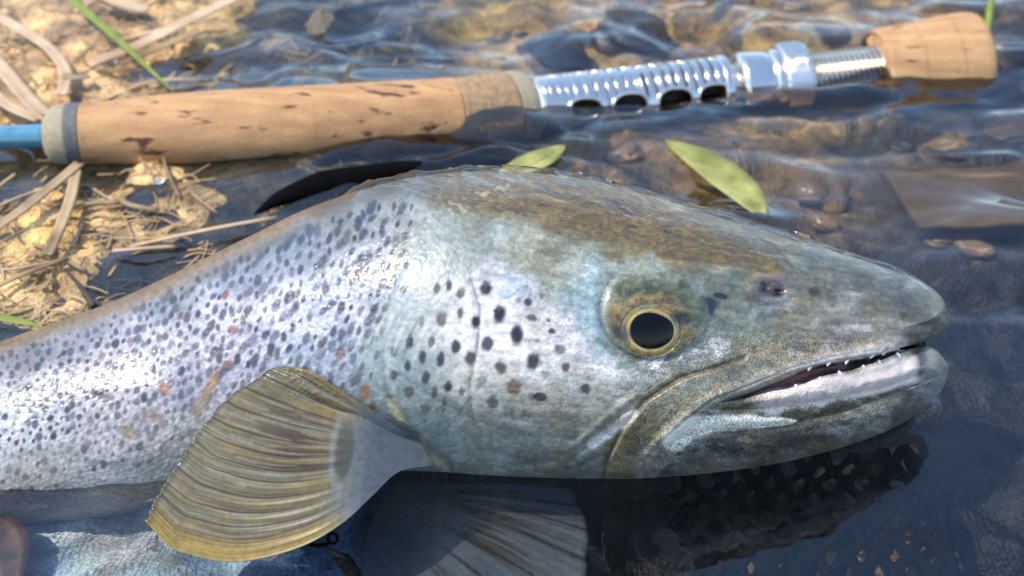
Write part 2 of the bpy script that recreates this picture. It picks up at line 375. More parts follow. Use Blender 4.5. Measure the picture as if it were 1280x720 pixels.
TOP = [(-1500,520),(-1300,505),(-1000,500),(-600,495),(-300,492),(-150,478),(-60,452),(0,427),(60,406),(130,381),(200,350),(300,301),(390,258),(450,238),(520,221),(600,214),(700,219),(770,233),(850,256),(920,278),(1000,302),(1080,326),(1120,339),(1150,351),(1170,364),(1180,376),(1186,394)]
BOT = [(-1500,570),(-1300,580),(-1000,600),(-600,630),(-300,690),(-150,706),(-60,704),(0,698),(100,682),(200,656),(300,626),(450,594),(540,592),(640,598),(760,601),(850,596),(950,584),(1050,560),(1110,538),(1150,514),(1172,494),(1183,476),(1186,458)]
def water_height(X, Y):
    q = np.stack([X, Y, np.zeros_like(X)], -1); qx, qy = proj(q); qx = np.clip(qx, -500, 1800); qy = np.clip(qy, -400, 1100)
    amp = idw(qx, qy, [(100,100,.03),(350,60,.13),(450,80,.15),(600,60,.16),(700,30,.16),(900,60,.16),(1100,60,.13),(900,200,.10),(1200,200,.10),(1150,320,.06),(1200,500,.012),(1000,680,.008),(600,680,.03),(300,680,.06),(100,650,.08),(-300,200,.01),(1600,0,.05),(600,-300,.05)], 3.5, 40)[..., 0]
    wx = X + 3.2 * (fbm(X * .22, Y * .3, 2, 31) - .5); wy = Y + 3.2 * (fbm(X * .22, Y * .3, 2, 32) - .5)
    h = amp * ((noise(wx * .26, wy * .50, 41) - .5) * 4.6 + (noise(wx * .6, wy * 1.05, 42) - .5) * 1.5 + (noise(wx * 1.3, wy * 1.9, 43) - .5) * .5)
    # the water heaped up between the cork grip and the trout's back
    d, s, p = segdist(qx, qy, [(340, 252), (420, 222), (500, 196), (580, 186), (650, 180), (760, 190)])
    h = h + .42 * np.exp(-(d / 26) ** 2) * smooth(0, .25, p) * (1 - smooth(.75, 1, p))
    # meniscus where the belly and jaw stand in the water
    bx = np.arange(440, 1187, 30.0); d, s, p = segdist(qx, qy, [(x, y + 4) for x, y in zip(bx, interp(bx, BOT))]); h = h + .16 * np.exp(-(d / 13) ** 2)
    # slow swells added to mirror more sky: one comes in from the lower left corner, one falls away behind the rod
    c1 = W(-70, 800, 0); h = h + .25 * np.exp(-((X - c1[0]) / 6.2) ** 2 - ((Y - c1[1]) / 4.2) ** 2)
    c2 = W(430, 150, 0); h = h + .75 * np.exp(-((X - c2[0]) / 6.0) ** 2 - ((Y - c2[1]) / 3.8) ** 2)
    return h
xs = warped_axis(-34, 34, .16, 3500); ys = warped_axis(14, 74, .16, 3500)
X, Y = np.meshgrid(xs, ys)
r = np.hypot(X, Y - 40); Hh = water_height(X, Y) * (1 - smooth(60, 140, r))
water = obj('water', mesh('water', np.stack([X, Y, Hh], -1).reshape(-1, 3), grid_faces(len(ys), len(xs)), m_water))
tag(water, kind='structure')

# ------------------------------------------------------------------ the trout
THK = [(-1500,.35),(-1300,.6),(-1000,1.2),(-600,2.0),(-300,2.5),(0,3.0),(300,3.2),(500,3.2),(650,3.0),(812,2.55),(900,2.25),(1000,1.85),(1080,1.5),(1130,1.2),(1160,.88),(1176,.55),(1183,.28),(1186,.02)]
DEP = [(-1500,44),(-1000,42),(-500,40.2),(-150,37.0),(0,37.0),(150,37.0),(300,36.4),(450,35.5),(600,35.0),(800,34.9),(1000,35.2),(1186,35.8)]

sx = np.concatenate([np.linspace(-1500, -75, 70), np.arange(-70, 1120, 1.3), 1120 + 66 * np.sin(np.linspace(0, math.pi / 2, 64))])
NF, NB = 350, 26
eta = np.sin(np.linspace(-math.pi / 2, math.pi / 2, NF) * .92) / math.sin(math.pi / 2 * .92)
yt = interp(sx, TOP); yb = interp(sx, BOT); tk = interp(sx, THK); dp = interp(sx, DEP)
PX = np.repeat(sx[:, None], NF, 1)
PY = (yt[:, None] + yb[:, None]) / 2 + (yb - yt)[:, None] / 2 * eta[None, :]
E_ = np.repeat(eta[None, :], len(sx), 0)
base = tk[:, None] * (1 - np.abs(E_) ** 2.3) ** .58

# ---- mouth gap at the front of the jaws
gap_hi = [(1118,436),(1140,432),(1158,427),(1170,421),(1180,411),(1190,400)]
gap_lo = [(1118,438),(1140,435),(1156,432),(1170,437),(1180,448),(1190,462)]
hi = interp(PX, gap_hi); lo_ = interp(PX, gap_lo)
ingap = (PX > 1120) & (PY > hi) & (PY < lo_)
gd = np.where(PX > 1120, np.maximum(hi - PY, PY - lo_), 99)
gapf = np.sqrt(np.clip(gd / 26, 0.0004, 1)) ; gapf = np.where(PX > 1120, gapf, 1) ; gapf = np.where(PX > 1120, 1 - (1 - gapf) * smooth(1118, 1150, PX), 1)

# ---- sculpting, in cm towards the viewer
S = np.zeros_like(PX)
# skull: flatter crown, brow over the eye
dist, side, pos = segdist(PX, PY, [(740,345),(775,328),(815,322),(860,334),(900,356)])
S += .06 * np.exp(-(dist / 14) ** 2)
er = np.hypot((PX - 815) / 62, (PY - 389) / 58)
low = smooth(345, 400, PY + (815 - PX) * .35)
eang = np.arctan2(PY - 389, PX - 815)
er = er / (1 + .13 * np.exp(-(eang - .30) ** 2 / .30))
S += .27 * np.clip(1 - (er / 1.04) ** 2, 0, 1) ** .75
S -= .03 * np.exp(-((er - 1.07) / .06) ** 2) * low
S += .02 * np.exp(-((er - 1.22) / .12) ** 2) * low
irs = np.hypot((PX - 813.5) / 1.16, PY - 413)
S -= .34 * smooth(33, 29, irs)
# cheek bulge below and behind the eye, hollow in front of it
S += .22 * np.exp(-(((PX - 640) / 120) ** 2 + ((PY - 450) / 100) ** 2))
S -= .10 * np.exp(-(((PX - 940) / 60) ** 2 + ((PY - 410) / 34) ** 2))
# preopercle and opercle edges
d1, s1, p1 = segdist(PX, PY, [(590,352),(600,385),(597,430),(588,480),(592,525),(615,560),(660,580)])
S += -.022 * np.exp(-(d1 / 3.5) ** 2) + .02 * np.exp(-((d1 - 9) / 7) ** 2) * (s1 > 0)
d2, s2, p2_ = segdist(PX, PY, [(500,470),(545,500),(600,528),(660,545),(720,548)]); S += -.02 * np.exp(-(d2 / 3.5) ** 2) + .018 * np.exp(-((d2 - 9) / 7) ** 2) * (s2 < 0)
d3, s3, p3 = segdist(PX, PY, [(597,400),(640,372),(690,352),(735,338)]); S -= .014 * np.exp(-(d3 / 4) ** 2)
GILL = [(535,300),(506,335),(486,380),(476,430),(480,480),(500,525),(535,565),(580,588)]
dg, sg, pg = segdist(PX, PY, GILL)
S += (.075 * smooth(5, -5, dg * np.where(sg < 0, -1, 1)) * np.exp(-dg / 60)) * smooth(0, .3, pg) * smooth(1.0, .7, pg)
# gill-cover folds along the throat
for pts, a, w in (([(560,588),(620,586),(680,578),(735,560),(775,530)], .05, 5), ([(600,597),(660,594),(720,586),(750,570)], .05, 4), ([(700,590),(730,560),(760,530),(800,500)], .045, 4)):
    dd, ss, pp = segdist(PX, PY, pts); S -= a * np.exp(-(dd / w) ** 2); S += a * .8 * np.exp(-((dd - w * 2) / (w * 1.4)) ** 2) * (ss < 0)
# maxilla: a raised curved plate from under the eye down to the throat
MAXL = [(930,447),(895,459),(850,472),(806,500),(778,535),(760,570),(754,596)]
MAXR = [(1100,437),(1040,446),(992,459),(941,480),(891,500),(859,524),(832,548),(812,570),(800,592)]
dl, sl, pl = segdist(PX, PY, MAXL); dr, sr, pr = segdist(PX, PY, MAXR)
inmax = smooth(0, 5, dl * (sl < 0)) * smooth(-3, 3, dr * (sr > 0) - 0.1) * (PX > 750) * (PX < 1110)
inmax = inmax * (PY > 425)
S += .16 * inmax * smooth(930, 860, PX) + .06 * inmax * smooth(1100, 900, PX)
S -= .06 * np.exp(-(dl / 3.5) ** 2)
# lip fold (the pale band along the lower edge of the maxilla)
S += .10 * np.exp(-((dr - 3) / 7) ** 2)
# mouth slit
slit_hi = [(900,502),(930,494),(960,482),(985,472),(1010,461),(1035,455),(1060,452),(1085,447),(1110,441),(1135,435)]
slit_lo = [(900,503),(930,497),(960,489),(985,485),(1010,477),(1035,468),(1060,463),(1085,455),(1110,446),(1135,437)]
sh = interp(PX, slit_hi); sl2 = interp(PX, slit_lo); smx = (PX > 900) & (PX < 1136)
inslit = smooth(-1.5, 2.0, np.minimum(PY - sh, sl2 - PY)) * smx
S -= .26 * inslit
dsl = np.where(smx, np.maximum(np.maximum(sh - PY, PY - sl2), 0), 60)
S += .05 * np.exp(-((dsl - 8) / 6) ** 2) * smx
# gum ledge of the lower jaw and the groove beneath it
GUM = [(940,503),(985,497),(1040,487),(1090,476),(1140,462)]
dgum, sgum, pgum = segdist(PX, PY, GUM)
S += (.07 + .07 * noise(PX / 9, PY / 11, 56)) * np.exp(-(dgum / 9) ** 2)
GR = [(905,512),(985,508),(1050,496),(1100,486),(1150,468)]
dgr, sgr, pgr = segdist(PX, PY, GR); S -= .05 * np.exp(-(dgr / 4) ** 2)
# lower jaw body, white skin fold at the corner of the mouth
JAW = [(815,590),(845,552),(880,540),(930,537),(990,530),(1060,515),(1120,492)]
dj, sj, pj = segdist(PX, PY, JAW); S -= .05 * np.exp(-(dj / 5) ** 2) * (1 - .6 * pj)
S += .14 * np.exp(-((dj - 24) / 18) ** 2) * (sj > 0)
FOLD = [(842,551),(866,534),(900,528),(950,527),(995,527)]
df, sf, pf = segdist(PX, PY, FOLD)
fw = 12 * (1 - pf) ** .6 + 1.5
S += .06 * np.exp(-(df / fw) ** 2)
# jaw tip knob
S += .12 * np.exp(-(((PX - 1160) / 22) ** 2 + ((PY - 462) / 20) ** 2))
# nostril
nr = np.hypot((PX - 963) / 21, (PY - 361) / 14)
S += .06 * np.exp(-((nr - 1.1) / .3) ** 2)
nh = np.exp(-(np.hypot((PX - 956) / 7, (PY - 360) / 6) ** 2)) + np.exp(-(np.hypot((PX - 972) / 8, (PY - 366) / 4.5) ** 2))
S -= .14 * nh
# dents, pores and wrinkles of the snout
S += (fbm(PX / 70, PY / 60, 3, 51) - .5) * .10 * smooth(560, 700, PX)
S += (fbm(PX / 16, PY / 13, 3, 52) - .5) * .022 * smooth(500, 620, PX)
# lower flank: muscle folds behind the gill
S += (fbm(PX / 120, PY / 60, 3, 53) - .5) * .18 * smooth(560, 420, PX)
# scales: overlapping rows on the trunk
scl_mask = smooth(600, 470, PX + (PY - 300) * .25) * (sg > -.5) * smooth(-.99, -.9, E_) 
scl_mask = np.where((PX < 470), 1.0, scl_mask) * smooth(555, 480, PX - (330 - PY) * .55)
ang = np.arctan2(-(420 - 250), 400.0); ca, sa = math.cos(-.40), math.sin(-.40)
su = (PX * ca + PY * sa) + (fbm(PX / 30, PY / 30, 3, 54) - .5) * 26; sv = (-PX * sa + PY * ca) + (fbm(PX / 34, PY / 34, 3, 55) - .5) * 22
pit = 11.0 + 0 * su
row = np.floor(sv / (pit * .62)); fu = (su / pit + .5 * (row % 2)); cu = np.floor(fu)
du = fu - cu - .5; dv = sv / (pit * .62) - row - .5
sr_ = np.sqrt((du * 1.0 + .12) ** 2 + (dv * .95) ** 2)
jit = _perm[(cu.astype(int)) & 255, (row.astype(int)) & 255]
S += scl_mask * (.011 * np.clip(1 - sr_ * 1.7, 0, 1) ** .6 + .008 * (jit - .5))

# fade everything at the silhouette so the outline stays clean, and at the gap
edge = smooth(1.0, .93, np.abs(E_))
depth_front = (base + S * edge * smooth(0, .5, tk)[:, None]) * gapf
FRONT_D = dp[:, None] - depth_front
fishP = P(PX, PY, FRONT_D)

# ---- pigment
PIG = [(700,235,152,126,80),(800,268,146,118,66),(900,298,154,124,68),(960,325,152,126,76),(620,228,142,124,84),(560,228,126,114,84),(480,236,122,112,86),(420,262,128,124,112),(850,300,150,120,66),(760,262,146,118,70),
 (450,268,150,158,164),(380,300,140,150,165),(300,335,146,152,168),(200,372,148,152,164),(100,412,158,158,168),(30,432,140,138,140),(500,262,152,158,160),
 (450,340,176,186,212),(350,380,198,202,226),(200,430,188,190,206),(60,490,190,192,206),(20,540,196,198,208),(150,470,194,192,206),(420,390,190,196,222),(280,400,190,192,212),(-40,500,188,188,200),
 (400,450,166,176,200),(300,430,186,186,206),(250,470,172,172,192),(150,520,190,186,196),(40,600,170,168,168),(-50,620,164,162,162),(40,660,200,200,204),(150,640,200,200,206),(250,600,186,188,192),(250,560,170,172,176),(400,560,140,146,150),(460,540,140,146,150),
 (560,290,150,165,168),(620,300,148,164,166),(700,300,148,158,146),(760,308,150,152,132),(650,268,152,148,118),(540,320,150,170,172),(690,335,158,168,158),
 (540,350,186,194,204),(600,370,208,212,232),(640,380,186,202,238),(620,420,228,222,228),(680,440,228,224,230),(720,440,216,216,238),(600,470,208,208,206),(560,420,198,202,208),(520,400,178,190,196),(480,440,164,180,190),(500,500,148,164,170),(560,540,148,164,166),(620,540,166,170,166),(680,500,198,194,188),(700,540,166,164,156),(740,480,192,192,186),(640,580,144,158,160),(740,575,150,155,155),(720,592,128,138,140),(520,470,158,174,182),(650,460,214,208,204),
 (740,360,166,192,198),(720,330,164,174,164),(740,400,160,186,202),(770,446,152,168,162),(820,455,176,186,192),(880,440,184,190,196),(760,466,216,214,232),(900,400,132,148,138),(900,360,132,148,138),(940,400,138,152,142),(960,380,112,116,124),(1000,330,122,126,116),(815,325,160,176,176),(870,345,128,146,140),
 (1040,340,122,128,124),(1100,370,128,134,132),(1150,385,124,122,104),(1174,395,130,118,86),(1000,400,150,148,134),(1050,400,148,148,138),(1000,430,166,160,140),(1100,410,166,160,146),(1060,430,184,178,176),(950,440,164,162,136),(900,470,168,162,136),(860,480,164,158,132),(800,540,148,138,108),(780,570,148,142,116),(850,500,164,154,128),(1140,362,118,122,116),(1150,410,160,152,138),
 (850,565,130,134,140),(900,572,164,170,172),(900,550,108,108,114),(960,545,122,116,112),(1000,540,110,104,98),(1050,515,122,112,96),(1100,500,130,118,102),(1100,522,162,166,172),(1000,568,164,170,172),(1050,548,166,170,172),(1150,470,136,136,136),(1170,490,150,156,162),(1140,500,150,150,146),(930,512,150,134,106),(1000,506,138,122,96),(1060,490,148,138,118),(830,585,160,166,168)]
FPX, FPY = PX, PY
wob = (fbm(PX / 34, PY / 30, 4, 61) - .5) * 46; wob2 = (fbm(PX / 34, PY / 30, 4, 62) - .5) * 46
C = lin(idw(PX + wob * .7, PY + wob2 * .7, PIG, 4.2, 14))
def blend(mask, col, amt=1.0):
    global C
    m = np.clip(mask * amt, 0, 1)[..., None]; C = C * (1 - m) + lin(col) * m
# mottled olive and rose blotches
m = smooth(.54, .68, fbm(PX / 40, PY / 30, 4, 63)) * smooth(540, 640, PX)
blend(m, (150, 136, 108), .35)
m = smooth(.55, .7, fbm(PX / 26, PY / 22, 4, 64)) * smooth(860, 960, PX)
blend(m, (112, 112, 110), .5)
m = smooth(.55, .7, fbm(PX / 30, PY / 24, 4, 65)) * smooth(440, 500, PX)
blend(m, (196, 206, 214), .28)
# brown crown with its wavy dark lines
crown_lo = [(380,258),(450,244),(520,240),(560,250),(620,262),(680,284),(740,308),(790,322),(850,330),(920,338),(965,346),(1000,344),(1030,318)]
cl = interp(PX, crown_lo); crown = smooth(8, -12, PY - cl + (fbm(PX / 26, PY / 20, 4, 66) - .5) * 36) * smooth(1012, 985, PX + (PY - 320) * .5) * smooth(380, 460, PX)
blend(crown, (132, 114, 58), .9)
wv = fbm(PX / 60 + fbm(PX / 40, PY / 20, 2, 67) * 2.2, PY / 11 + fbm(PX / 50, PY / 30, 2, 68) * 2.5 - PX / 38, 3, 69)
ln = np.exp(-(np.abs(((wv * 5) % 1) - .5) / .07) ** 2)
blend(ln * crown * smooth(.35, .6, fbm(PX / 30, PY / 20, 3, 71)), (74, 58, 30), .7)
lt = np.exp(-(np.abs(((wv * 5) % 1) - .8) / .10) ** 2); blend(lt * crown, (184, 154, 88), .45)
blend(np.exp(-((PY - cl + 2) / 3.0) ** 2) * smooth(770, 800, PX) * smooth(1000, 960, PX), (184, 172, 136), .5)
dd, ss, pp = segdist(PX, PY, [(900,276),(945,298),(985,325),(1000,352)]); blend(np.exp(-(dd / 11) ** 2), (140, 146, 140), .6)
dd, ss, pp = segdist(PX, PY, [(930,284),(968,308),(990,334)]); blend(np.exp(-(dd / 2.6) ** 2), (84, 80, 70), .6)
# tan ridge of the back
dtop = PY - interp(PX, TOP)
blend(smooth(34, 4, dtop + (fbm(PX / 22, PY / 22, 4, 70) - .5) * 22) * smooth(400, 360, PX), (150, 130, 96), .8)
blend(np.exp(-((dtop - 24) / 7) ** 2) * smooth(400, 380, PX) * smooth(180, 280, PX), (92, 84, 66), .55)
blend(smooth(30, 0, dtop) * smooth(370, 410, PX) * smooth(620, 500, PX), (66, 58, 44), .6)
# silver scale glints
gl_ = smooth(.35, .9, jit) * scl_mask * np.clip(1.15 - sr_ * 1.6, 0, 1)
blend(gl_ * smooth(.62, .2, np.abs(E_ - .0)), (226, 226, 236), .42)
blend(scl_mask * smooth(.42, .62, sr_), (112, 118, 140), .30)
dd, ss, pp = segdist(PX, PY, [(470,345),(510,300),(560,262),(630,232)]); 
blend(np.exp(-(dd / 13) ** 2) * smooth(.5, .85, noise(PX / 5 - PY / 9, PY / 3.5, 72)), (206, 200, 184), .55)

gp = np.hypot((PX - 650 - (PY - 425) * .45) / 100, (PY - 425) / 66) + (fbm(PX / 24, PY / 20, 4, 84) - .5) * .8
blend(smooth(1.05, .6, gp), (226, 223, 230), .9)
dd, ss, pp = segdist(PX, PY, [(742,330),(728,365),(732,405),(760,440)]); blend(np.exp(-(dd / 15) ** 2), (168, 196, 214), .7)
dd, ss, pp = segdist(PX, PY, [(748,424),(772,444),(815,452),(862,443),(885,422)]); blend(np.exp(-(dd / 5) ** 2), (104, 116, 106), .6)
spots_pig = []
def spot(x, y, rx, ry, tilt, col, amt):
    i0 = np.searchsorted(sx, x - 3 * max(rx, ry)); i1 = np.searchsorted(sx, x + 3 * max(rx, ry))
    if i1 <= i0: return
    a = PX[i0:i1] - x; bb = PY[i0:i1] - y; ct, st = math.cos(tilt), math.sin(tilt)
    u = (a * ct + bb * st) / rx; w = (-a * st + bb * ct) / ry
    rr = np.sqrt(u * u + w * w) + (noise(PX[i0:i1] / 4, PY[i0:i1] / 4, int(x) % 50) - .5) * .30
    m = (smooth(1.25, .55, rr) * amt)[..., None]
    C[i0:i1] = C[i0:i1] * (1 - m) + lin(col) * m
D_, B_, R_, F_ = (36, 34, 48), (92, 70, 60), (80, 54, 58), (104, 104, 108)
for zx, zy, rx, ry, c_, a_ in [(238,145,17,28,D_,.9),(290,130,17,25,D_,.9),(345,165,22,30,D_,.75),(460,145,28,35,D_,.95),(520,260,32,42,D_,.95),(412,297,22,30,D_,.95),(343,258,15,25,B_,.8),(258,285,25,38,R_,.7),(170,295,12,30,B_,.5),
    (597,355,30,45,D_,.95),(465,395,28,35,D_,.85),(323,410,23,35,D_,.9),(388,460,25,35,R_,.85),(525,503,30,30,(84,64,50),.85),(670,475,32,40,(56,42,46),.95),(585,590,35,38,(140,98,66),.8),(700,635,45,22,(66,54,50),.9),(905,597,28,22,(60,48,44),.85),(817,500,20,25,(84,54,50),.85),
    (755,338,18,14,D_,.85),(648,208,20,20,D_,.85),(665,278,28,18,D_,.75),(790,420,28,22,(70,58,58),.7),(710,180,12,14,R_,.5),(605,200,14,14,R_,.5),(115,388,17,34,D_,.9),(213,387,16,26,R_,.7),(172,457,19,34,D_,.9),(255,465,19,36,D_,.9),(105,495,17,26,D_,.85),(188,547,20,32,D_,.9),(288,588,20,28,D_,.9),
    (40,535,20,24,D_,.75),(112,612,26,30,R_,.65),(228,612,15,28,R_,.7),(350,610,15,22,R_,.65),(490,660,28,30,(96,88,84),.7),(185,690,25,30,R_,.5),(270,670,14,40,R_,.5),(45,430,15,26,D_,.75),(85,150,17,20,D_,.8),(45,110,12,30,D_,.8),(100,35,14,30,D_,.8),
    (740,290,10,8,D_,.7),(690,380,12,10,R_,.4),(440,560,22,26,(120,108,96),.5),(730,530,24,14,(130,112,96),.5),(560,700,30,26,(120,108,96),.5),(640,710,28,18,(120,104,90),.5)]:
    spot(480 + zx / 3.6, 320 + zy / 3.6, rx / 3.6, ry / 3.6, .15, c_, a_)
# trunk spots: rows of small upright dashes
pts = []
tries = RNG.random((60000, 3))
cell = {}
for a, bq, cq in tries:
    x = -70 + a * 590; y = 230 + bq * 420
    tpy, bty = np.interp(x, [p[0] for p in TOP], [p[1] for p in TOP]), np.interp(x, [p[0] for p in BOT], [p[1] for p in BOT])
    e = (y - tpy) / (bty - tpy)
    if e < .07 or e > .74: continue
    if e > .55 and cq < (e - .55) / .19: continue
    if x > 508 - (y - 300) * .25: continue
    r = (10.2 + 3.8 * smooth(150, 450, x)) * RNG.uniform(.8, 1.3) * (1 + .5 * smooth(.5, .75, e))
    k = (int(x // 18), int(y // 18)); ok = True
    for i in (-1, 0, 1):
        for j in (-1, 0, 1):
            for (u_, v_) in cell.get((k[0] + i, k[1] + j), ()):
                if ((u_ - x) / .82) ** 2 + ((v_ - y) / 1.12) ** 2 < r * r: ok = False
    if not ok or RNG.random() < .12: continue
    cell.setdefault(k, []).append((x, y)); pts.append((x, y, e))
for x, y, e in pts:
    kk = smooth(100, 450, x); sz = RNG.uniform(.55, 1.4)
    q = RNG.random(); col = (50, 52, 80) if q < .84 else ((92, 70, 78) if q < .995 else (140, 98, 66))
    spot(x, y, (3.6 + .5 * kk) * sz, (4.8 + 3.4 * kk) * sz, RNG.normal(.36, .22), col, (.95 if e < .5 else .65) * RNG.uniform(.55, 1))
for x, y, rx, ry, col in [(456,490,7,11,(168,122,70)),(425,442,7,8,(126,84,72)),(292,412,8,6,(140,104,84)),(285,455,8,6,(150,112,88)),(466,508,6,8,(150,116,76)),(250,505,9,22,(160,140,116)),(205,485,12,9,(170,134,112)),(190,520,18,10,(150,140,130)),(160,540,14,9,(160,144,128)),(265,480,7,22,(176,140,96))]:
    spot(x, y, rx, ry, .4, col, .75)
# dark marks before the eye, nostril, jaw markings
spot(884, 382, 15, 14, 0, (44, 52, 86), .9); spot(901, 370, 10, 4, .2, (40, 40, 46), .9); spot(868, 400, 12, 9, .3, (70, 66, 46), .6)
blend(np.exp(-(np.clip(nr - .55, 0, 9) / .45) ** 2), (104, 84, 98), .8); blend(np.clip(nh, 0, 1), (58, 36, 40), .9)
blend(np.exp(-((nr - 1.0) / .16) ** 2) * (PY < 362), (150, 132, 146), .5)
for x, y, rx, ry, col, a_ in [(1078,352,16,13,(100,96,80),.6),(1018,364,9,7,(80,84,62),.8),(1040,375,8,10,(96,92,72),.5),(1150,398,30,9,(96,80,46),.6),(1090,385,22,16,(140,124,92),.5),(1130,372,16,10,(104,106,108),.5),(1080,410,16,5,(200,200,205),.7),(1050,412,14,5,(190,188,186),.5),(1110,425,30,6,(190,184,176),.5)]:
    spot(x, y, rx, ry, .1, col, a_)
# the eye dome: olive and gold skin round the iris
dome = smooth(1.08, .80, er)
nz = fbm(PX / 14, PY / 10, 4, 81)
blend(dome, (126, 134, 96), .95)
blend(dome * smooth(356, 336, PY + (nz - .5) * 18), (160, 174, 170), .95)
blend(dome * smooth(.40, .62, nz) * np.exp(-((PY - 361) / 15) ** 2), (84, 92, 68), .85)
blend(dome * np.exp(-(np.hypot((PX - 824) / 22, (PY - 364) / 9)) ** 2), (88, 116, 112), .55)
blend(dome * np.exp(-(np.hypot((PX - 800) / 22, (PY - 379) / 6)) ** 2), (130, 160, 138), .7)
blend(dome * smooth(56, 40, irs + (nz - .5) * 20), (172, 148, 72), .8)
blend(dome * smooth(.47, .60, fbm(PX / 8, PY / 6, 3, 82)) * smooth(58, 44, irs), (108, 88, 38), .7)
blend(dome * np.exp(-(np.hypot((PX - 769) / 9, (PY - 418) / 15)) ** 2), (26, 22, 16), 1)
blend(dome * np.exp(-(np.hypot((PX - 765) / 6, (PY - 392) / 16)) ** 2), (150, 112, 44), .7)
blend(dome * np.exp(-(np.hypot((PX - 851) / 10, (PY - 397) / 8)) ** 2), (28, 24, 18), 1)
blend(dome * smooth(.42, .58, fbm(PX / 6, PY / 6, 2, 83)) * np.exp(-(np.hypot((PX - 864) / 12, (PY - 404) / 9)) ** 2), (46, 40, 26), .9)
blend(dome * np.exp(-(np.hypot((PX - 860) / 12, (PY - 418) / 8)) ** 2), (186, 160, 76), .6)
blend(np.exp(-((er - 1.05) / .04) ** 2) * low * smooth(860, 790, PX), (78, 74, 54), .6)
# silvery strip below the eye
dd, ss, pp = segdist(PX, PY, [(745,460),(800,462),(850,452),(900,436)])
blend(np.exp(-(dd / 13) ** 2) * smooth(.40, .62, fbm(PX / 14 + PY / 20, PY / 9, 3, 75)), (232, 232, 242), .85)
# darker line between plates, pale lip, maxilla tint
blend(np.exp(-(dl / 2.5) ** 2), (92, 84, 70), .6)
blend(inmax * smooth(.45, .6, fbm(PX / 20, PY / 20, 3, 76)), (176, 160, 118), .5)
lipm = np.exp(-((dr) / 8.5) ** 2) * (PY > 430); blend(lipm * (.55 + .6 * fbm(PX / 12, PY / 8, 3, 87)), (188, 180, 182), .85)
blend(np.exp(-(np.clip(dsl - 3, 0, 99) / 9) ** 2) * (PY < sh + 2) * smx * smooth(960, 1010, PX) * (.4 + 1.0 * fbm(PX / 10, PY / 8, 3, 88)), (214, 206, 212), .8)
gumband = smooth(5, -3, dgum - 15 - 4 * (noise(PX / 11, PY / 30, 99) - .5) * 2) * smooth(930, 965, PX) * smooth(1152, 1140, PX) * (PY > sl2 - 2)
blend(gumband, (222, 212, 214), .92); blend(gumband * smooth(.48, .62, fbm(PX / 14, PY / 7, 3, 89)), (184, 160, 158), .6)
blend(gumband * smooth(.5, .6, np.sin(PX / 3.6 + noise(PX / 20, PY / 20, 78) * 6) * .5 + .5) * smooth(990, 1020, PX), (176, 180, 206), .45)
blend(np.exp(-(dgr / 3) ** 2), (92, 82, 70), .5)
blend(np.exp(-(df / (fw * .8)) ** 2) , (236, 230, 222), .95)
TH = [(760,540),(745,556),(735,566)]
dd, ss, pp = segdist(PX, PY, [(790,518),(765,538),(742,553)]); blend(np.exp(-(dd / 7) ** 2), (222, 220, 220), .9)
m = smooth(.46, .60, fbm(PX / 22 + PY / 60, PY / 12, 4, 79)) * (sj > 0) * smooth(38, 20, dj) * smooth(6, 12, dj); blend(m, (92, 90, 98), .75)
m = smooth(.5, .62, fbm(PX / 18, PY / 10, 4, 80)) * np.exp(-((dj - 8) / 8) ** 2) * smooth(850, 900, PX); blend(m, (104, 80, 60), .7)
spot(1148, 452, 14, 7, -.5, (80, 80, 96), .7)
blend(np.exp(-(d1 / 1.8) ** 2) * smooth(.62, .3, p1) , (120, 100, 86), .5)
for q in range(7):
    x_ = 430 + q * 13; dd, ss, pp = segdist(PX, PY, [(x_ + 34, 372 + q * 3), (x_ + 16, 408 + q * 3), (x_ + 6, 440 + q * 4)])
    blend(np.exp(-(dd / 2.2) ** 2) * smooth(0, .3, pp) * smooth(1, .7, pp), (128, 112, 92) if q % 2 else (222, 220, 214), .5)
blend(np.exp(-(dg / 4) ** 2) * smooth(.1, .3, pg) * smooth(.9, .6, pg), (120, 124, 128), .4)
blend(np.exp(-((dg - 7) / 4) ** 2) * (sg < 0) * smooth(.1, .3, pg) * smooth(.9, .6, pg), (206, 214, 216), .35)
# cream crease at the gill edge by the fin
dd, ss, pp = segdist(PX, PY, [(488,504),(505,535),(528,562),(556,584)]); blend(np.exp(-(dd / 5) ** 2), (206, 196, 160), .75)
blend(np.exp(-((dd - 9) / 4) ** 2) * (ss < 0), (120, 112, 90), .5)
# white skin folds at the corner of the mouth and on the throat
blend(smooth(1.25, .75, df / fw) * smooth(1.0, .9, pf), (246, 240, 232), .97)
dd, ss, pp = segdist(PX, PY, [(792,517),(766,538),(740,555)]); blend(smooth(8, 4, dd), (236, 234, 234), .9)
# bright patch of the gill cover
gp = np.hypot((PX - 655 - (PY - 430) * .25) / 92, (PY - 425) / 62) + (fbm(PX / 22, PY / 20, 4, 84) - .5) * .7
gpm = smooth(1.05, .6, gp)
# mouth lining
blend(inslit, (138, 84, 82), .95)
mouth_dark = inslit * smooth(.42, .6, fbm(PX / 16, PY / 14, 2, 98)) * smooth(990, 1040, PX); blend(mouth_dark, (60, 34, 36), .9)
blend(smooth(.25, 0, gapf) * (PX > 1125), (120, 100, 100), .6)

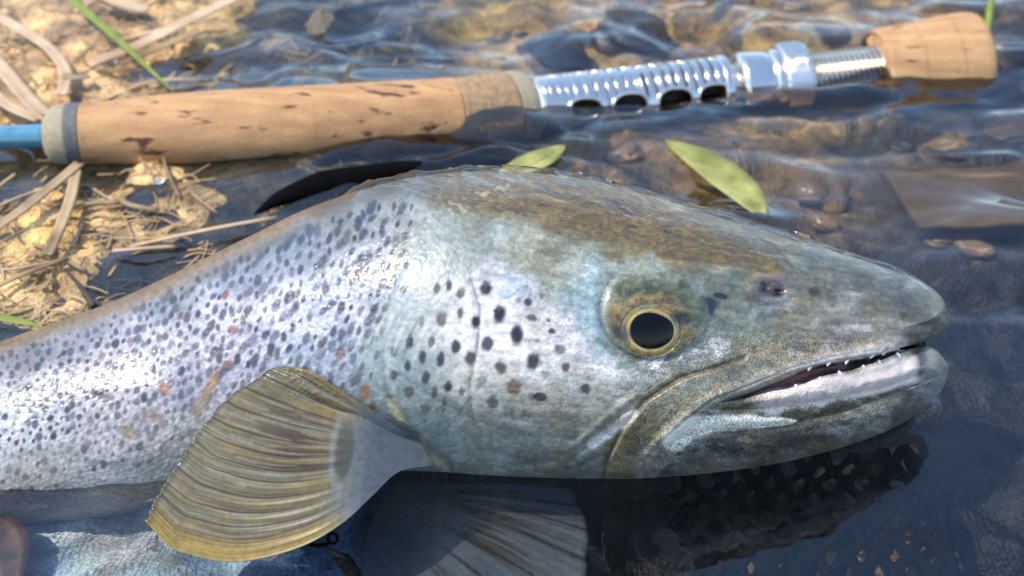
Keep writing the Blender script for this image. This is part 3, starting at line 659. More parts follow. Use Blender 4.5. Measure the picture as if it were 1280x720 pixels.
grain = .12 + .62 * smooth(740, 850, PX) * smooth(395, 440, PY) * smooth(1130, 1000, PX) + .25 * smooth(620, 700, PX)
grain = np.clip(grain + .35 * np.exp(-(dj / 40) ** 2) + .35 * inmax - .7 * lipm - .8 * gumband - .7 * np.exp(-(df / 12) ** 2) - .6 * crown * .4 - .8 * inslit, 0.02, .95)
fine = fbm(PX / 5.5, PY / 4.5, 3, 85)[..., None]; C = C * (0.72 + .56 * fine)
streak = fbm(PX / 26 + PY / 40, PY / 5 - PX / 30, 3, 86)[..., None]; C = C * (1 + (streak - .5) * .55 * smooth(520, 640, PX)[..., None])
C = C ** 1.38; lum = (C * np.array([.25, .6, .15])).sum(-1, keepdims=True); C = lum + (C - lum) * np.where((PX > 520) & (crown < .3), .70, .88)[..., None]
pale = (smooth(1.35, .5, df / fw + (fbm(PX / 7, PY / 5, 3, 57) - .5) * 1.1) * smooth(1.0, .8, pf) * .85)[..., None]; C = C * (1 - pale) + .95 * pale
pale = (gumband * .7)[..., None]; C = C * (1 - pale) + np.array([.86, .74, .74]) * pale
C = np.clip(C * .72 * np.array([1.11, 1.02, .84]), .003, .9)

# far side of the body
phi = np.linspace(0, 1, NB + 2)[1:-1]
eb = np.cos(phi * math.pi)                        # from belly (+1) back up to the crown (-1)
PXb = np.repeat(sx[:, None], NB, 1); PYb = (yt[:, None] + yb[:, None]) / 2 + (yb - yt)[:, None] / 2 * eb[None, :]
gapb = np.where(PXb > 1120, np.sqrt(np.clip(np.maximum(interp(PXb, gap_hi) - PYb, PYb - interp(PXb, gap_lo)) / 26, .0004, 1)), 1)
gapb = 1 - (1 - gapb) * smooth(1118, 1150, PXb)
backP = P(PXb, PYb, dp[:, None] + tk[:, None] * (1 - np.abs(eb[None, :]) ** 2.3) ** .58 * gapb)
backC = np.repeat((lin((150, 150, 140)) * .8)[None, None, :], len(sx), 0).repeat(NB, 1) * np.where(eb < -.5, .5, 1)[None, :, None]
ring = np.concatenate([fishP, backP], 1); rc = np.concatenate([C, backC], 1); rg = np.concatenate([grain, np.full((len(sx), NB), .2)], 1)
NR = NF + NB
faces = grid_faces(len(sx), NR, wrap_c=True)[:, ::-1]
gflag = np.zeros((len(sx), NR), bool); gflag[:, :NF] = ingap & (PX > 1126)
gflag[:, NF:] = (PXb > 1126) & (PYb > interp(PXb, gap_hi)) & (PYb < interp(PXb, gap_lo))
faces = faces[~gflag.ravel()[faces].any(1)]
trout = empty('trout', P(640, 600, 36))
tag(trout, 'large spotted brown trout lying on its side in the shallow water, mouth slightly open', 'fish')
body = obj('body', mesh('body', ring.reshape(-1, 3), faces, m_skin, True, {'pigment': rc.reshape(-1, 3), 'grain': rg.ravel()}), trout)
def surf_depth(x, y):
    i = int(np.clip(np.searchsorted(sx, x), 1, len(sx) - 1)); j = int(np.argmin(np.abs(PY[i] - y)))
    return FRONT_D[i, j]

# thin rippling film of water running over the back and forehead
KB = 5
fr_rows = np.arange(0, 190, 2); cols = np.where((sx > 395) & (sx < 1186))[0][::2]
FP = np.concatenate([backP[:, NB - KB:, :], fishP[:, fr_rows, :]], 1)[cols]
fx = np.concatenate([PXb[:, NB - KB:], PX[:, fr_rows]], 1)[cols]; fy = np.concatenate([PYb[:, NB - KB:] - 30, PY[:, fr_rows]], 1)[cols]
cl_f = interp(fx, [(380,252),(450,246),(520,252),(600,262),(680,286),(740,306),(800,318),(860,326),(930,334),(985,340),(1030,332),(1090,345),(1150,362),(1190,380)])
fm = smooth(10, -14, fy - cl_f + (fbm(fx / 60, fy / 40, 3, 111) - .5) * 26) * smooth(400, 450, fx) * smooth(1176, 1120, fx)
rip = (fbm(fx / 55 + fy / 60, fy / 9 - fx / 26, 3, 112) - .5) * .16 + (fbm(fx / 90, fy / 40, 2, 113) - .5) * .20
gx = np.gradient(FP, axis=0); gy = np.gradient(FP, axis=1); nn_ = np.cross(gx, gy); nn_ /= np.linalg.norm(nn_, axis=-1, keepdims=True) + 1e-9
if (nn_[len(cols) // 2, 60] @ (np.array([0, 0, ZC]) - FP[len(cols) // 2, 60])) < 0: nn_ = -nn_
FV = FP + nn_ * (fm * (.13 + rip) - .035 * (1 - fm))[..., None]
film_f = grid_faces(FV.shape[0], FV.shape[1]); film_f = film_f[(fm.ravel()[film_f] > .02).any(1)]
fv = FV.reshape(-1, 3)
e1 = fv[film_f[:, 1]] - fv[film_f[:, 0]]; e2 = fv[film_f[:, 3]] - fv[film_f[:, 0]]; fnv = np.cross(e1, e2)
if ((np.array([0, 0, ZC]) - fv[film_f[:, 0]]) * fnv).sum(1).mean() < 0: film_f = film_f[:, ::-1]
used, inv = np.unique(film_f, return_inverse=True)
m_film = thin_wet('water_film', (.96, .97, .95), 0.02)
film = obj('water_film', mesh('water_film', fv[used], inv.reshape(film_f.shape), m_film)); tag(film, kind='structure')

# eye: gold iris set in the dome, pupil on it
def depth_at(x, y):
    f_ = np.vectorize(surf_depth); return f_(x, y)
th = np.linspace(0, 2 * math.pi, 96, endpoint=False); rr = np.linspace(0, 1, 28); A, Rr = np.meshgrid(th, rr)
rim_d = depth_at(813.5 + 40 * np.cos(th), 413 + 35 * np.sin(th))
k1 = np.linalg.lstsq(np.stack([np.cos(th), np.sin(th), np.ones(96)], 1), rim_d, rcond=None)[0]    # plane through the rim
def eye_depth(ux, uy, hgt):
    r2 = ux * ux + uy * uy
    return k1[0] * ux + k1[1] * uy + k1[2] + .035 - hgt * np.sqrt(np.clip(1.05 - r2, 0, 2))
ux, uy = Rr * np.cos(A), Rr * np.sin(A)
exx, eyy = 813.5 + 38.5 * ux, 413 + 33.5 * uy
irr = np.hypot((exx - 813.5) / 1.16, eyy - 413)
ec = np.zeros(exx.shape + (3,)) + lin((168, 145, 74))
def eblend(m, col, a=1):
    global ec
    m = np.clip(m * a, 0, 1)[..., None]; ec = ec * (1 - m) + lin(col) * m
eblend(smooth(.45, .6, fbm(exx / 7, eyy / 5, 3, 82)), (120, 96, 40), .7)
eblend(np.exp(-((irr - 25.2) / 1.4) ** 2) * (.6 + .7 * fbm(exx / 12, eyy / 12, 2, 58)), (226, 204, 130), .95)
eblend(np.exp(-(np.hypot((exx - 800) / 22, (eyy - 381) / 6)) ** 2), (130, 160, 138), .6)
eblend(np.exp(-(np.hypot((exx - 779) / 9, (eyy - 420) / 12)) ** 2), (30, 24, 16), .95)
eblend(np.exp(-(np.hypot((exx - 846) / 8, (eyy - 398) / 7)) ** 2), (40, 32, 20), .9)
ec = ec ** 1.3 * .74 * np.array([1.05, 1, .92])
eye = obj('eye', mesh('eye', P(exx, eyy, eye_depth(ux, uy, .10)).reshape(-1, 3), grid_faces(28, 96, wrap_c=True)[:, ::-1], m_eye, True, {'pigment': np.clip(ec, .003, .9).reshape(-1, 3)}), trout)
Rp = Rr; ppx = 812.5 + (27.3 + 2.5 * np.cos(A) + 2.2 * np.exp(-((A - 5.6) / .4) ** 2)) * Rp * np.cos(A); ppy = 413.5 + 22.6 * Rp * np.sin(A) + 1.2 * Rp * np.cos(A)
pd = eye_depth((ppx - 813.5) / 38.5, (ppy - 413) / 33.5, .10) - .012 - .035 * np.sqrt(np.clip(1 - (Rp / 1.01) ** 2, 0, 1))
obj('pupil', mesh('pupil', P(ppx, ppy, pd).reshape(-1, 3), grid_faces(28, 96, wrap_c=True)[:, ::-1], m_pupil), eye)

m_cornea = thin_wet('cornea', (1, 1, 1), 0.01, .010)
cd = eye_depth(ux, uy, .10) + .03 - .13 * np.sqrt(np.clip(1.0 - Rr ** 2, 0, 1)) - .01
obj('cornea', mesh('cornea', P(exx, eyy, cd).reshape(-1, 3), grid_faces(28, 96, wrap_c=True)[:, ::-1], m_cornea), eye)

# teeth
def cone(b0, tip, r):
    path = np.array([b0 + (tip - b0) * t for t in np.linspace(0, 1, 5)]); return tube(path, [r, r * .9, r * .7, r * .42, r * .08], 8, False)
for x in (1012, 1036, 1058, 1090, 1104):
    y0 = float(np.interp(x, [p[0] for p in slit_hi], [p[1] for p in slit_hi])); d0 = surf_depth(x, y0 - 3)
    v, f = cone(P(x, y0 - 3, d0 + .10), P(x - 1 + RNG.uniform(-2, 2), y0 + RNG.uniform(2, 4), d0 + .03), .075); obj('tooth', mesh('tooth', v, f, m_tooth), trout)
for x in (996, 1024, 1050, 1078, 1098, 1122):
    y0 = float(np.interp(x, [p[0] for p in slit_lo], [p[1] for p in slit_lo])); d0 = surf_depth(x, y0 + 4)
    v, f = cone(P(x, y0 + 4, d0 + .08), P(x + RNG.uniform(-2, 2), y0 - RNG.uniform(0, 2), d0 + .02), .085); obj('tooth', mesh('tooth', v, f, m_tooth), trout)

# fins
def coons(top, bot, root, tip, ns, nt):
    s = np.linspace(0, 1, ns)[:, None, None]; t = np.linspace(0, 1, nt)[None, :, None]
    ct, cb = curve(top, ns)[:, None, :], curve(bot, ns)[:, None, :]; cr, cp = curve(root, nt)[None], curve(tip, nt)[None]
    return (1 - t) * ct + t * cb + (1 - s) * cr + s * cp - ((1 - s) * (1 - t) * ct[:1] + s * (1 - t) * ct[-1:] + (1 - s) * t * cb[:1] + s * t * cb[-1:])
def fin(name, g, depth, rays, lift, c_ray, c_mem, c_edge, c_root, clear, parent, extra=None, to3d=None):
    ns, nt = g.shape[:2]
    s = np.linspace(0, 1, ns)[:, None] * np.ones((1, nt)); t = np.ones((ns, 1)) * np.linspace(0, 1, nt)[None, :]
    rayp = t * rays + .55 * (noise(t * 6, s * 0, 90) - .5) + .10 * (noise(s * 3, t * 9, 96) - .5); ph = np.abs((rayp % 1) - .5) * 2
    fine = np.abs((rayp * 4 + .5 * noise(s * 5, t * 40, 91)) % 1 - .5) * 2
    ragged = (.006 + .030 * noise(t * rays * 1.9, s * 0, 92)) * smooth(.82, 1, s)
    dirx = g[-1:, :, :] - g[:1, :, :]
    g = g - dirx * ((.4 + .6 * (1 - ph ** .6)) * ragged)[..., None]
    fade = smooth(.30, .5, s)
    D = depth(g[..., 0], g[..., 1]) - lift * fade * (ph ** 2 * .5 + fine * .3 * smooth(.4, .9, s)) + .08 * np.sin(t * 7 + s * 3) * smooth(.2, .6, s)
    v = (to3d or P)(g[..., 0], g[..., 1], D)
    mot = fbm(s * 4, t * 24, 4, 93); m2 = fbm(s * 2.2, t * 34, 3, 94)
    c = lin(c_mem)[None, None] + (lin(c_ray) - lin(c_mem)) * np.clip((mot - .35) * 2.4, 0, 1)[..., None]
    q = (smooth(.50, .66, m2) * .8 * np.exp(-((s - .52) / .22) ** 2))[..., None]; c = c * (1 - q) + lin((112, 86, 44)) * q
    q = (smooth(.52, .64, fbm(s * 5, t * 60, 3, 97)) * .45)[..., None]; c = c * (1 - q) + lin((196, 188, 168)) * q
    q = (np.exp(-(ph / .12) ** 2) * .75 * smooth(.3, .5, s))[..., None]; c = c * (1 - q) + lin((74, 62, 40)) * q
    q = (np.exp(-(fine / .16) ** 2) * .35 * smooth(.5, .8, s))[..., None]; c = c * (1 - q) + lin((96, 88, 68)) * q
    q = (smooth(.82, .96, t) * .8 * (.5 + mot))[..., None]; c = c * (1 - q) + lin(c_edge) * q
    q = smooth(.44, .26, s)[..., None]; c = c * (1 - q) + lin(c_root) * q
    q = (smooth(.965, 1.0, s) * .6)[..., None]; c = c * (1 - q) + lin((80, 68, 50)) * q
    if extra is not None: c = extra(g, s, t, c)
    cl_ = clear(s, t) + 0 * s
    o = obj(name, mesh(name, v.reshape(-1, 3), grid_faces(ns, nt), m_fin, True, {'pigment': np.clip(c ** 1.3 * .60, .004, .9).reshape(-1, 3), 'clear': cl_.ravel()}), parent)
    so = o.modifiers.new('thickness', 'SOLIDIFY'); so.thickness = .00035; so.offset = 0
    return o
g = coons([(520,540),(490,523),(456,508),(424,487),(398,470),(378,461),(358,457)], [(540,582),(498,590),(463,622),(428,654),(380,682),(323,699),(277,702),(230,691),(207,681),(175,652)],
          [(520,540),(530,562),(540,582)], [(358,457),(338,460),(316,474),(281,498),(262,520),(251,535),(235,552),(228,566),(212,590),(199,611),(190,625),(185,636),(175,652)], 170, 300)
def slot(g, s, t, c):
    e = np.hypot((g[..., 0] - 431 + (g[..., 1] - 560) * .12) / 12, (g[..., 1] - 562) / 38)
    q = (smooth(1.2, .7, e) * .8)[..., None]; k = lin((104, 104, 84)) * (0.8 + .5 * noise(g[..., 0] / 12, g[..., 1] / 12, 95))[..., None]
    c = c * (1 - q) + k * q
    q = (np.exp(-((e - 1.3) / .25) ** 2) * .5 * (g[..., 0] < 428))[..., None]; c = c * (1 - q) + lin((176, 180, 184)) * q
    return c
root_d = surf_depth(530, 560)
fin('pectoral_fin', g, lambda x, y: np.minimum(33.0 - (y - 457) / 245 * 1.25 + (root_d + .05 - 32.75) * smooth(440, 540, x), depth_at(x, y) - .02 - .14 * smooth(540, 470, x)), 13, .06, (176, 152, 84), (156, 144, 106), (204, 176, 88), (150, 156, 158),
    lambda s, t: .08 + .30 * smooth(.42, .2, s) + .45 * smooth(.10, .0, s), trout, slot)
g2 = coons([(500,598),(560,600),(640,602),(716,606)], [(470,640),(455,680),(455,730),(470,800)], [(500,598),(484,616),(470,640)], [(716,606),(733,650),(736,700),(722,760),(690,820),(600,850),(470,800)], 100, 160)
fin('pectoral_fin', g2, lambda x, y: -1.0 - .6 * (y - 600) / 120 + 0 * x, 7, .02, (206, 216, 222), (176, 190, 204), (176, 184, 190), (170, 176, 180), lambda s, t: .62, trout, None,
    lambda x, y, z: WR(x, y, z))

# tail of the trout, beyond the left edge of the picture
g3 = coons([(-1490,522),(-1600,470),(-1720,420)], [(-1490,568),(-1600,610),(-1720,660)], [(-1490,522),(-1495,545),(-1490,568)], [(-1720,420),(-1690,540),(-1720,660)], 40, 80)
fin('tail_fin', g3, lambda x, y: 44 + 0 * x, 14, .05, (120, 108, 84), (140, 132, 110), (120, 108, 84), (140, 136, 120), lambda s, t: .05, trout)

# ------------------------------------------------------------------ the fly rod
AX = [(-260,180),(-100,175),(0,171.5),(60,170),(110,168),(220,165),(330,162),(450,157),(560,150),(640,143),(700,137),(800,126),(900,115),(1000,105),(1100,95),(1225,83)]
AXZ = [(-260,1.2),(0,.75),(110,.65),(330,.55),(560,.15),(640,-.25),(700,-.55),(900,-.85),(1100,-.75),(1225,-.65)]
def axis(x0, x1, n):
    px = np.linspace(x0, x1, n); py = interp(px, AX); z = interp(px, AXZ)
    return W(px, py, z), wdepth(py, z) / DIST / PPC           # path and cm per pixel there
def rod_piece(name, x0, x1, prof, mat, parent, n=40, seg=40, rmod=None, caps=True):
    p, k = axis(x0, x1, n); px = np.linspace(x0, x1, n)
    r = interp(px, prof) * k
    v, f = tube(p, r, seg, caps, rmod)
    return obj(name, mesh(name, v, f, mat), parent)
rod = empty('fly_rod', axis(600, 601, 2)[0][0])
tag(rod, 'fly rod with long cork grip and silver reel seat lying half in the water', 'fishing rod')
rod_piece('rod_blank', -260, 62, [(-260,12),(62,15)], m_blank, rod, 30)
GP = [(58,24),(61,30),(66,35),(74,38),(85,39.5),(104,40),(112,40),(200,47),(330,52),(450,53),(560,52.5),(640,53),(680,54)]
grip = rod_piece('cork_grip', 100, 566, [(a, q - .5) for a, q in GP], m_cork, rod, 60)
rod_piece('grip_end', 57, 86.0, GP, m_cap, rod, 24)
rod_piece('grip_band', 86.2, 104, [(86,39.6),(104,40.4)], m_band, rod, 10)
cuts = [104.2, 152, 205, 262, 318, 331, 392, 446, 497, 528, 566]
for a, q in zip(cuts[:-1], cuts[1:]):
    n_ = 14; px = np.linspace(a + .02, q - .02, n_); pr0 = interp(px, GP)
    bev = np.minimum(1, np.minimum(px - a, q - px) / 1.2 + .55) * 0 + 1
    prof = [(px[0], pr0[0] - .03), (px[1], pr0[1])] + [(px[i], pr0[i] + RNG.normal(0, .05)) for i in range(2, n_ - 2)] + [(px[-2], pr0[-2]), (px[-1], pr0[-1] - .03)]
    ring_o = rod_piece('cork_ring', a, q, prof, m_cork, grip, n_, 48, None, False)
rod_piece('burl_cork_ring', 566.4, 630, [(566,51.5),(600,53),(630,54)], m_burl, rod, 16)
rod_piece('dark_cork_ring', 630.3, 652, [(630,54),(645,54),(652,52)], m_cap, rod, 10)
rod_piece('front_hood', 652.2, 666, [(652,50),(656,48),(660,45),(666,44)], m_chrome, rod, 14, 48)

# reel seat: a polished tube with oval windows cut right through it
x0, x1 = 664, 898; nL, nT = 420, 200
p, k = axis(x0, x1, nL); t_, a_, b_ = frames(p); th = np.linspace(0, 2 * math.pi, nT, endpoint=False)
R0 = 43.0
def seat_pt(pxv, thv, rad):
    i = np.clip((pxv - x0) / (x1 - x0) * (nL - 1), 0, nL - 1).astype(int)
    return p[i] + (rad * k[i])[..., None] * (np.cos(thv)[..., None] * a_[i] + np.sin(thv)[..., None] * b_[i])
PXs, THs = np.meshgrid(np.linspace(x0, x1, nL), th, indexing='ij')
# which angle faces the camera: find the sign by projection
mid = seat_pt(np.array([780.0]), np.array([0.0]), np.array([R0]))[0]
toc = np.array([0, 0, ZC]) - p[nL // 2]; toc /= np.linalg.norm(toc)
face = math.atan2(float(np.dot(toc, b_[nL // 2])), float(np.dot(toc, a_[nL // 2])))
upsg = 1.0 if proj(seat_pt(np.array([780.0]), np.array([face + .5]), np.array([R0])))[1][0] < proj(seat_pt(np.array([780.0]), np.array([face - .5]), np.array([R0])))[1][0] else -1.0
wins = [(x, face - upsg * .20, 23, .46) for x in (716, 772, 829, 880)] + [(x, face + upsg * 1.2, 5, .08) for x in np.arange(684, 892, 18.0)] + [(x, face + math.pi, 21, .45) for x in (716, 772, 829)]
hole = np.zeros(PXs.shape, bool)
for wx, wt, wr, wa in wins:
    dth = (THs - wt + math.pi) % (2 * math.pi) - math.pi
    hole |= ((np.abs(PXs - wx) / wr) ** 2.4 + (np.abs(dth) / wa) ** 2.4) < 1
sv_ = seat_pt(PXs, THs, np.full(PXs.shape, R0)).reshape(-1, 3)
ff = grid_faces(nL, nT, wrap_c=True); ff = ff[~hole.ravel()[ff].all(1)]
seat = obj('reel_seat', mesh('reel_seat', sv_, ff, m_chrome), rod)
so = seat.modifiers.new('wall', 'SOLIDIFY'); so.thickness = .0011; so.offset = 0
for wx, wt, wr, wa in wins:
    if wr < 10: continue
    an = np.linspace(0, 2 * math.pi, 49); cc, ss_ = np.cos(an), np.sin(an)
    path = seat_pt(np.clip(wx + wr * np.sign(cc) * np.abs(cc) ** (2 / 2.4), x0, x1), wt + wa * np.sign(ss_) * np.abs(ss_) ** (2 / 2.4), np.full(49, R0))
    v, f = tube(path, .075, 8, False); obj('window_rim', mesh('window_rim', v, f, m_chrome), seat)
rod_piece('seat_core', 662, 900, [(662,24),(900,24)], m_inner, rod, 40, 32, lambda i, t: 1 + .05 * np.sin(t * 7 + i * 1.2))
rod_piece('slide_ring', 893, 907, [(893,41),(896,46),(904,46),(907,42)], m_chrome, rod, 12, 48)
rod_piece('sliding_hood', 915, 962, [(915,30),(919,43),(925,47),(950,46),(957,44),(962,40)], m_chrome, rod, 24, 48)
rod_piece('hood_collar', 904, 917, [(904,33),(917,33)], m_chrome, rod, 6, 40)
rod_piece('locking_ring', 958, 972, [(958,42),(962,47),(968,47),(972,43)], m_chrome, rod, 10, 48)
kn = lambda i, t: 1 + .035 * (np.abs(((i * .16 + t * 7.0) % 1) - .5) + np.abs(((i * .16 - t * 7.0) % 1) - .5) - .5) * 2
rod_piece('locking_nut', 970, 1003, [(970,48),(973,52),(998,53),(1003,50)], m_chrome, rod, 44, 160, kn)
px = np.linspace(1000, 1098, 240)
p2, k2 = axis(1000, 1098, 240); r2_ = (35.0 + 3.4 * np.sin((px - 1000) / 98 * 2 * math.pi * 15)) * k2
v, f = tube(p2, r2_, 40); obj('threaded_barrel', mesh('threaded_barrel', v, f, m_chrome), rod)
bc = [(1092, 55), (1096, 59), (1110, 60), (1150, 64), (1185, 68), (1208, 69), (1217, 66), (1221, 56)]
butt = rod_piece('butt_cork', 1094, 1219, [(a, q - 2) for a, q in bc], m_cork_wet, rod, 30, 56)
for a, q in ((1092, 1136), (1136.5, 1180), (1180.5, 1221)):
    rod_piece('cork_ring', a, q, bc, m_cork_wet, butt, 18, 56, None, False)

# ------------------------------------------------------------------ leaves, grass blades, straw
def blade(pts, width, n=30, fold=.12, curl=0.0, tip=True, up=(0, 0, 1)):
    path = curve(pts, n); t, a, b2 = frames(path); s = np.linspace(0, 1, n)
    w = width * (np.sin(np.clip(s, 0, 1) * math.pi) ** .7 if tip == 'leaf' else (1 - s ** 3) * (.6 + .4 * smooth(0, .1, s)) if tip else np.ones(n))
    w = np.maximum(w, width * .03)
    rows = []
    for q in (-1, -.5, 0, .5, 1):
        rows.append(path + a * (w * q / 2)[:, None] + np.array([0, 0, 1.0]) * ((abs(q) * fold * w / 2) + curl * q * q * w)[:, None])
    v = np.stack(rows, 1); return v.reshape(-1, 3), grid_faces(n, 5)
def blade_obj(name, pts, width, mat, label=None, cat=None, group=None, thick=.03, **kw):
    v, f = blade(pts, width, **kw); o = obj(name, mesh(name, v, f, mat))
    so = o.modifiers.new('thickness', 'SOLIDIFY'); so.thickness = thick * U; so.offset = 0
    return tag(o, label, cat, group)
def wpts(lst):
    return [W(x, y, z) for x, y, z in lst]
def leaf_thing(pts, width, label):
    e = empty('willow_leaf', pts[0]); tag(e, label, 'leaf')
    v, f = blade(pts, width, 40, .18, 0, 'leaf'); o = obj('blade', mesh('blade', v, f, m_leaf), e)
    so = o.modifiers.new('t', 'SOLIDIFY'); so.thickness = .0003; so.offset = 0
    path = curve(pts, 30) + np.array([0, 0, .02]); v, f = tube(path, np.linspace(.045, .012, 30), 6); obj('midrib', mesh('midrib', v, f, m_leaf), e)
leaf_thing(wpts([(832,176,.16),(868,196,.14),(905,222,.12),(935,248,.06),(956,274,-.02)]), 1.35, 'broad yellow green leaf floating between the reel seat and the trout forehead')
leaf_thing(wpts([(622,218,.42),(650,212,.40),(680,198,.38),(706,182,.35)]), 1.0, 'narrow yellow green leaf lying against the trout back below the cork')
e = empty('water_weed', W(1228, 70, .1)); tag(e, 'short green weed sprig standing beside the butt cork', 'weed')
v, f = tube(curve(wpts([(1226,74,.1),(1232,45,.5),(1238,10,.9),(1242,-30,1.2)]), 30), np.linspace(.16, .1, 30) , 8); obj('stem', mesh('stem', v, f, m_grass), e)
for i in range(34):
    y = 74 - i * 2.6; x = 1226 + (74 - y) * .15 + RNG.uniform(-3, 3); zz = .1 + (74 - y) * .011
    b0 = W(x, y, zz); d_ = RNG.normal(0, 1, 3); d_ /= np.linalg.norm(d_)
    v, f = blade([b0, b0 + d_ * .22, b0 + d_ * .38 + np.array([0, 0, .05])], .16, 6); obj('leaflet', mesh('leaflet', v, f, m_grass), e)
blade_obj('grass_blade', wpts([(60,-40,2.2),(92,0,1.9),(135,38,1.5),(175,75,1.2),(222,120,.9)]), .34, m_grass, 'thin green grass blade arching down to the cork grip', 'grass blade')
blade_obj('grass_blade', wpts([(-40,392,.6),(0,397,.6),(30,403,.55),(58,410,.5)]), .30, m_grass, 'short green grass blade at the left edge above the trout back', 'grass blade')

LS = 'dead straw stem lying on the muddy bank'
straws = [([(112,82,.9),(180,55,1.0),(240,25,1.1),(310,-8,1.2)], .5, 'long pale straw stem slanting up behind the cork grip'),
          ([(-10,18,1.2),(30,40,1.3),(62,62,1.2),(82,90,1.0),(78,120,.9)], .42, 'bent pale straw stem in the top left corner'),
          ([(-20,60,1.0),(10,95,1.2),(40,130,1.1),(75,160,.9)], .55, 'broad bleached straw blade left of the cork grip'),
          ([(-20,110,1.0),(15,135,1.1),(50,150,1.0)], .45, 'short bleached straw blade touching the grip end'),
          ([(150,80,.8),(200,60,.9),(250,40,.9)], .4, 'short orange tan straw stem beside the green grass blade'),
          ([(-10,290,.6),(30,262,.7),(70,230,.7),(100,205,.6)], .35, 'orange straw stem slanting below the grip end'),
          ([(95,215,.6),(88,250,.7),(75,285,.6),(60,320,.5)], .35, 'pale curved straw stem below the rod grip'),
          ([(115,-10,1.2),(150,5,1.1),(185,14,1.0)], .5, 'short tan straw piece at the top edge'),
          ([(78,95,1.0),(95,98,1.0),(112,96,.9)], .3, 'tiny straw piece beside the bent stem')]
for pts_, wd, lab in straws:
    blade_obj('straw_stem', wpts(pts_), wd, m_straw2 if wd > .4 else m_straw, lab, 'straw', 'straw stems on the bank', thick=.06, tip=False, fold=.3)
def in_bank(x, y):
    return (x < 270 and y < 130) or (x < 330 and 205 < y < 400 - x * .35) 
cnt = 0
while cnt < 34:
    x, y = RNG.uniform(-60, 330), RNG.uniform(-40, 400)
    if not in_bank(x, y): continue
    w0 = W(x, y, 0); h0 = float(bed_height(np.array([[w0[0]]]), np.array([[w0[1]]]))[0][0, 0])
    if h0 < -.2: continue
    a0 = RNG.normal(.5, .7); L = RNG.uniform(1.2, 4.5); dv = np.array([math.cos(a0), math.sin(a0), 0]) * L / 2; bend = np.array([-math.sin(a0), math.cos(a0), 0]) * RNG.normal(0, .25)
    c0 = np.array([w0[0], w0[1], max(h0, 0) + RNG.uniform(.05, .3)])
    blade_obj('straw_stem', [c0 - dv, c0 + bend + np.array([0, 0, .12]), c0 + dv], RNG.uniform(.06, .18), m_straw if RNG.random() < .6 else m_straw2,
              LS, 'straw', 'straw stems on the bank', thick=.05, tip=False, fold=.3, n=10)
    cnt += 1
parts_ = []
for i in range(1700):
    x, y = RNG.uniform(-120, 560), RNG.uniform(-120, 420)
    w0 = W(x, y, 0); 
    a0 = RNG.normal(.5, .9); L = RNG.uniform(.3, 1.6); dv = np.array([math.cos(a0), math.sin(a0), RNG.normal(0, .08)]) * L / 2; bend = np.array([-math.sin(a0), math.cos(a0), 0]) * RNG.normal(0, .12)
    parts_.append((w0, dv, bend, RNG.uniform(.03, .10)))
hh = bed_height(np.array([[q[0][0] for q in parts_]]), np.array([[q[0][1] for q in parts_]]))[0][0]
pb = []
for (w0, dv, bend, wd), h0 in zip(parts_, hh):
    if h0 < -1.2: continue
    c0 = np.array([w0[0], w0[1], h0 + RNG.uniform(.02, .12)]); pb.append(blade([c0 - dv, c0 + bend + np.array([0, 0, .05]), c0 + dv], wd, 6, .3, 0, False))
v, f = merge(pb); tag(obj('straw_litter', mesh('straw_litter', v, f, m_straw)), 'matted dead grass litter on the muddy bank', 'grass litter', kind='stuff')

v, f = tube(curve([W(82, 338, .3), W(95, 352, .5), W(106, 366, .6), W(118, 384, .6)], 20), np.linspace(.04, .11, 20), 8); tag(obj('twig', mesh('twig', v, f, m_twig)), 'short dark twig poking up above the trout back at left', 'twig')
# fallen leaf in the bottom left corner
blade_obj('fallen_leaf', [WR(np.float64(x), np.float64(y), z) for x, y, z in [(-30,640,-.9),(0,662,-.8),(14,695,-.9),(10,760,-1.0)]], 1.0, m_brownleaf, 'brown and orange fallen leaf under water in the bottom left corner', 'leaf', n=24, tip='leaf')
# the fly hooked below the fin: black ring eye and hook, dark dressing
fly = empty('wet_fly', P(430, 700, 33.2)); tag(fly, 'black hook with small dark dressing below the pectoral fin', 'fishing fly')
an = np.linspace(0, 2 * math.pi, 24)
v, f = tube(np.array([P(416 + 6 * math.cos(t), 673 + 6 * math.sin(t), 32.85) for t in an]), .035, 8, False); obj('hook_eye', mesh('hook_eye', v, f, m_black), fly)
v, f = tube(curve([P(387, 680, 32.9), P(396, 682, 32.85), P(406, 681, 32.82), P(414, 676, 32.84)], 16), .05, 8); obj('hook_shank', mesh('hook_shank', v, f, m_black), fly)
v, f = tube(curve([P(410, 688, 32.9), P(424, 698, 32.85), P(436, 712, 32.8), P(446, 735, 32.7)], 30), np.concatenate([np.linspace(.05, .2, 15), np.linspace(.2, .17, 15)]), 14, True, lambda i, t: 1 + .12 * np.sin(i * 2.3)); obj('dressing', mesh('dressing', v, f, m_twig), fly)

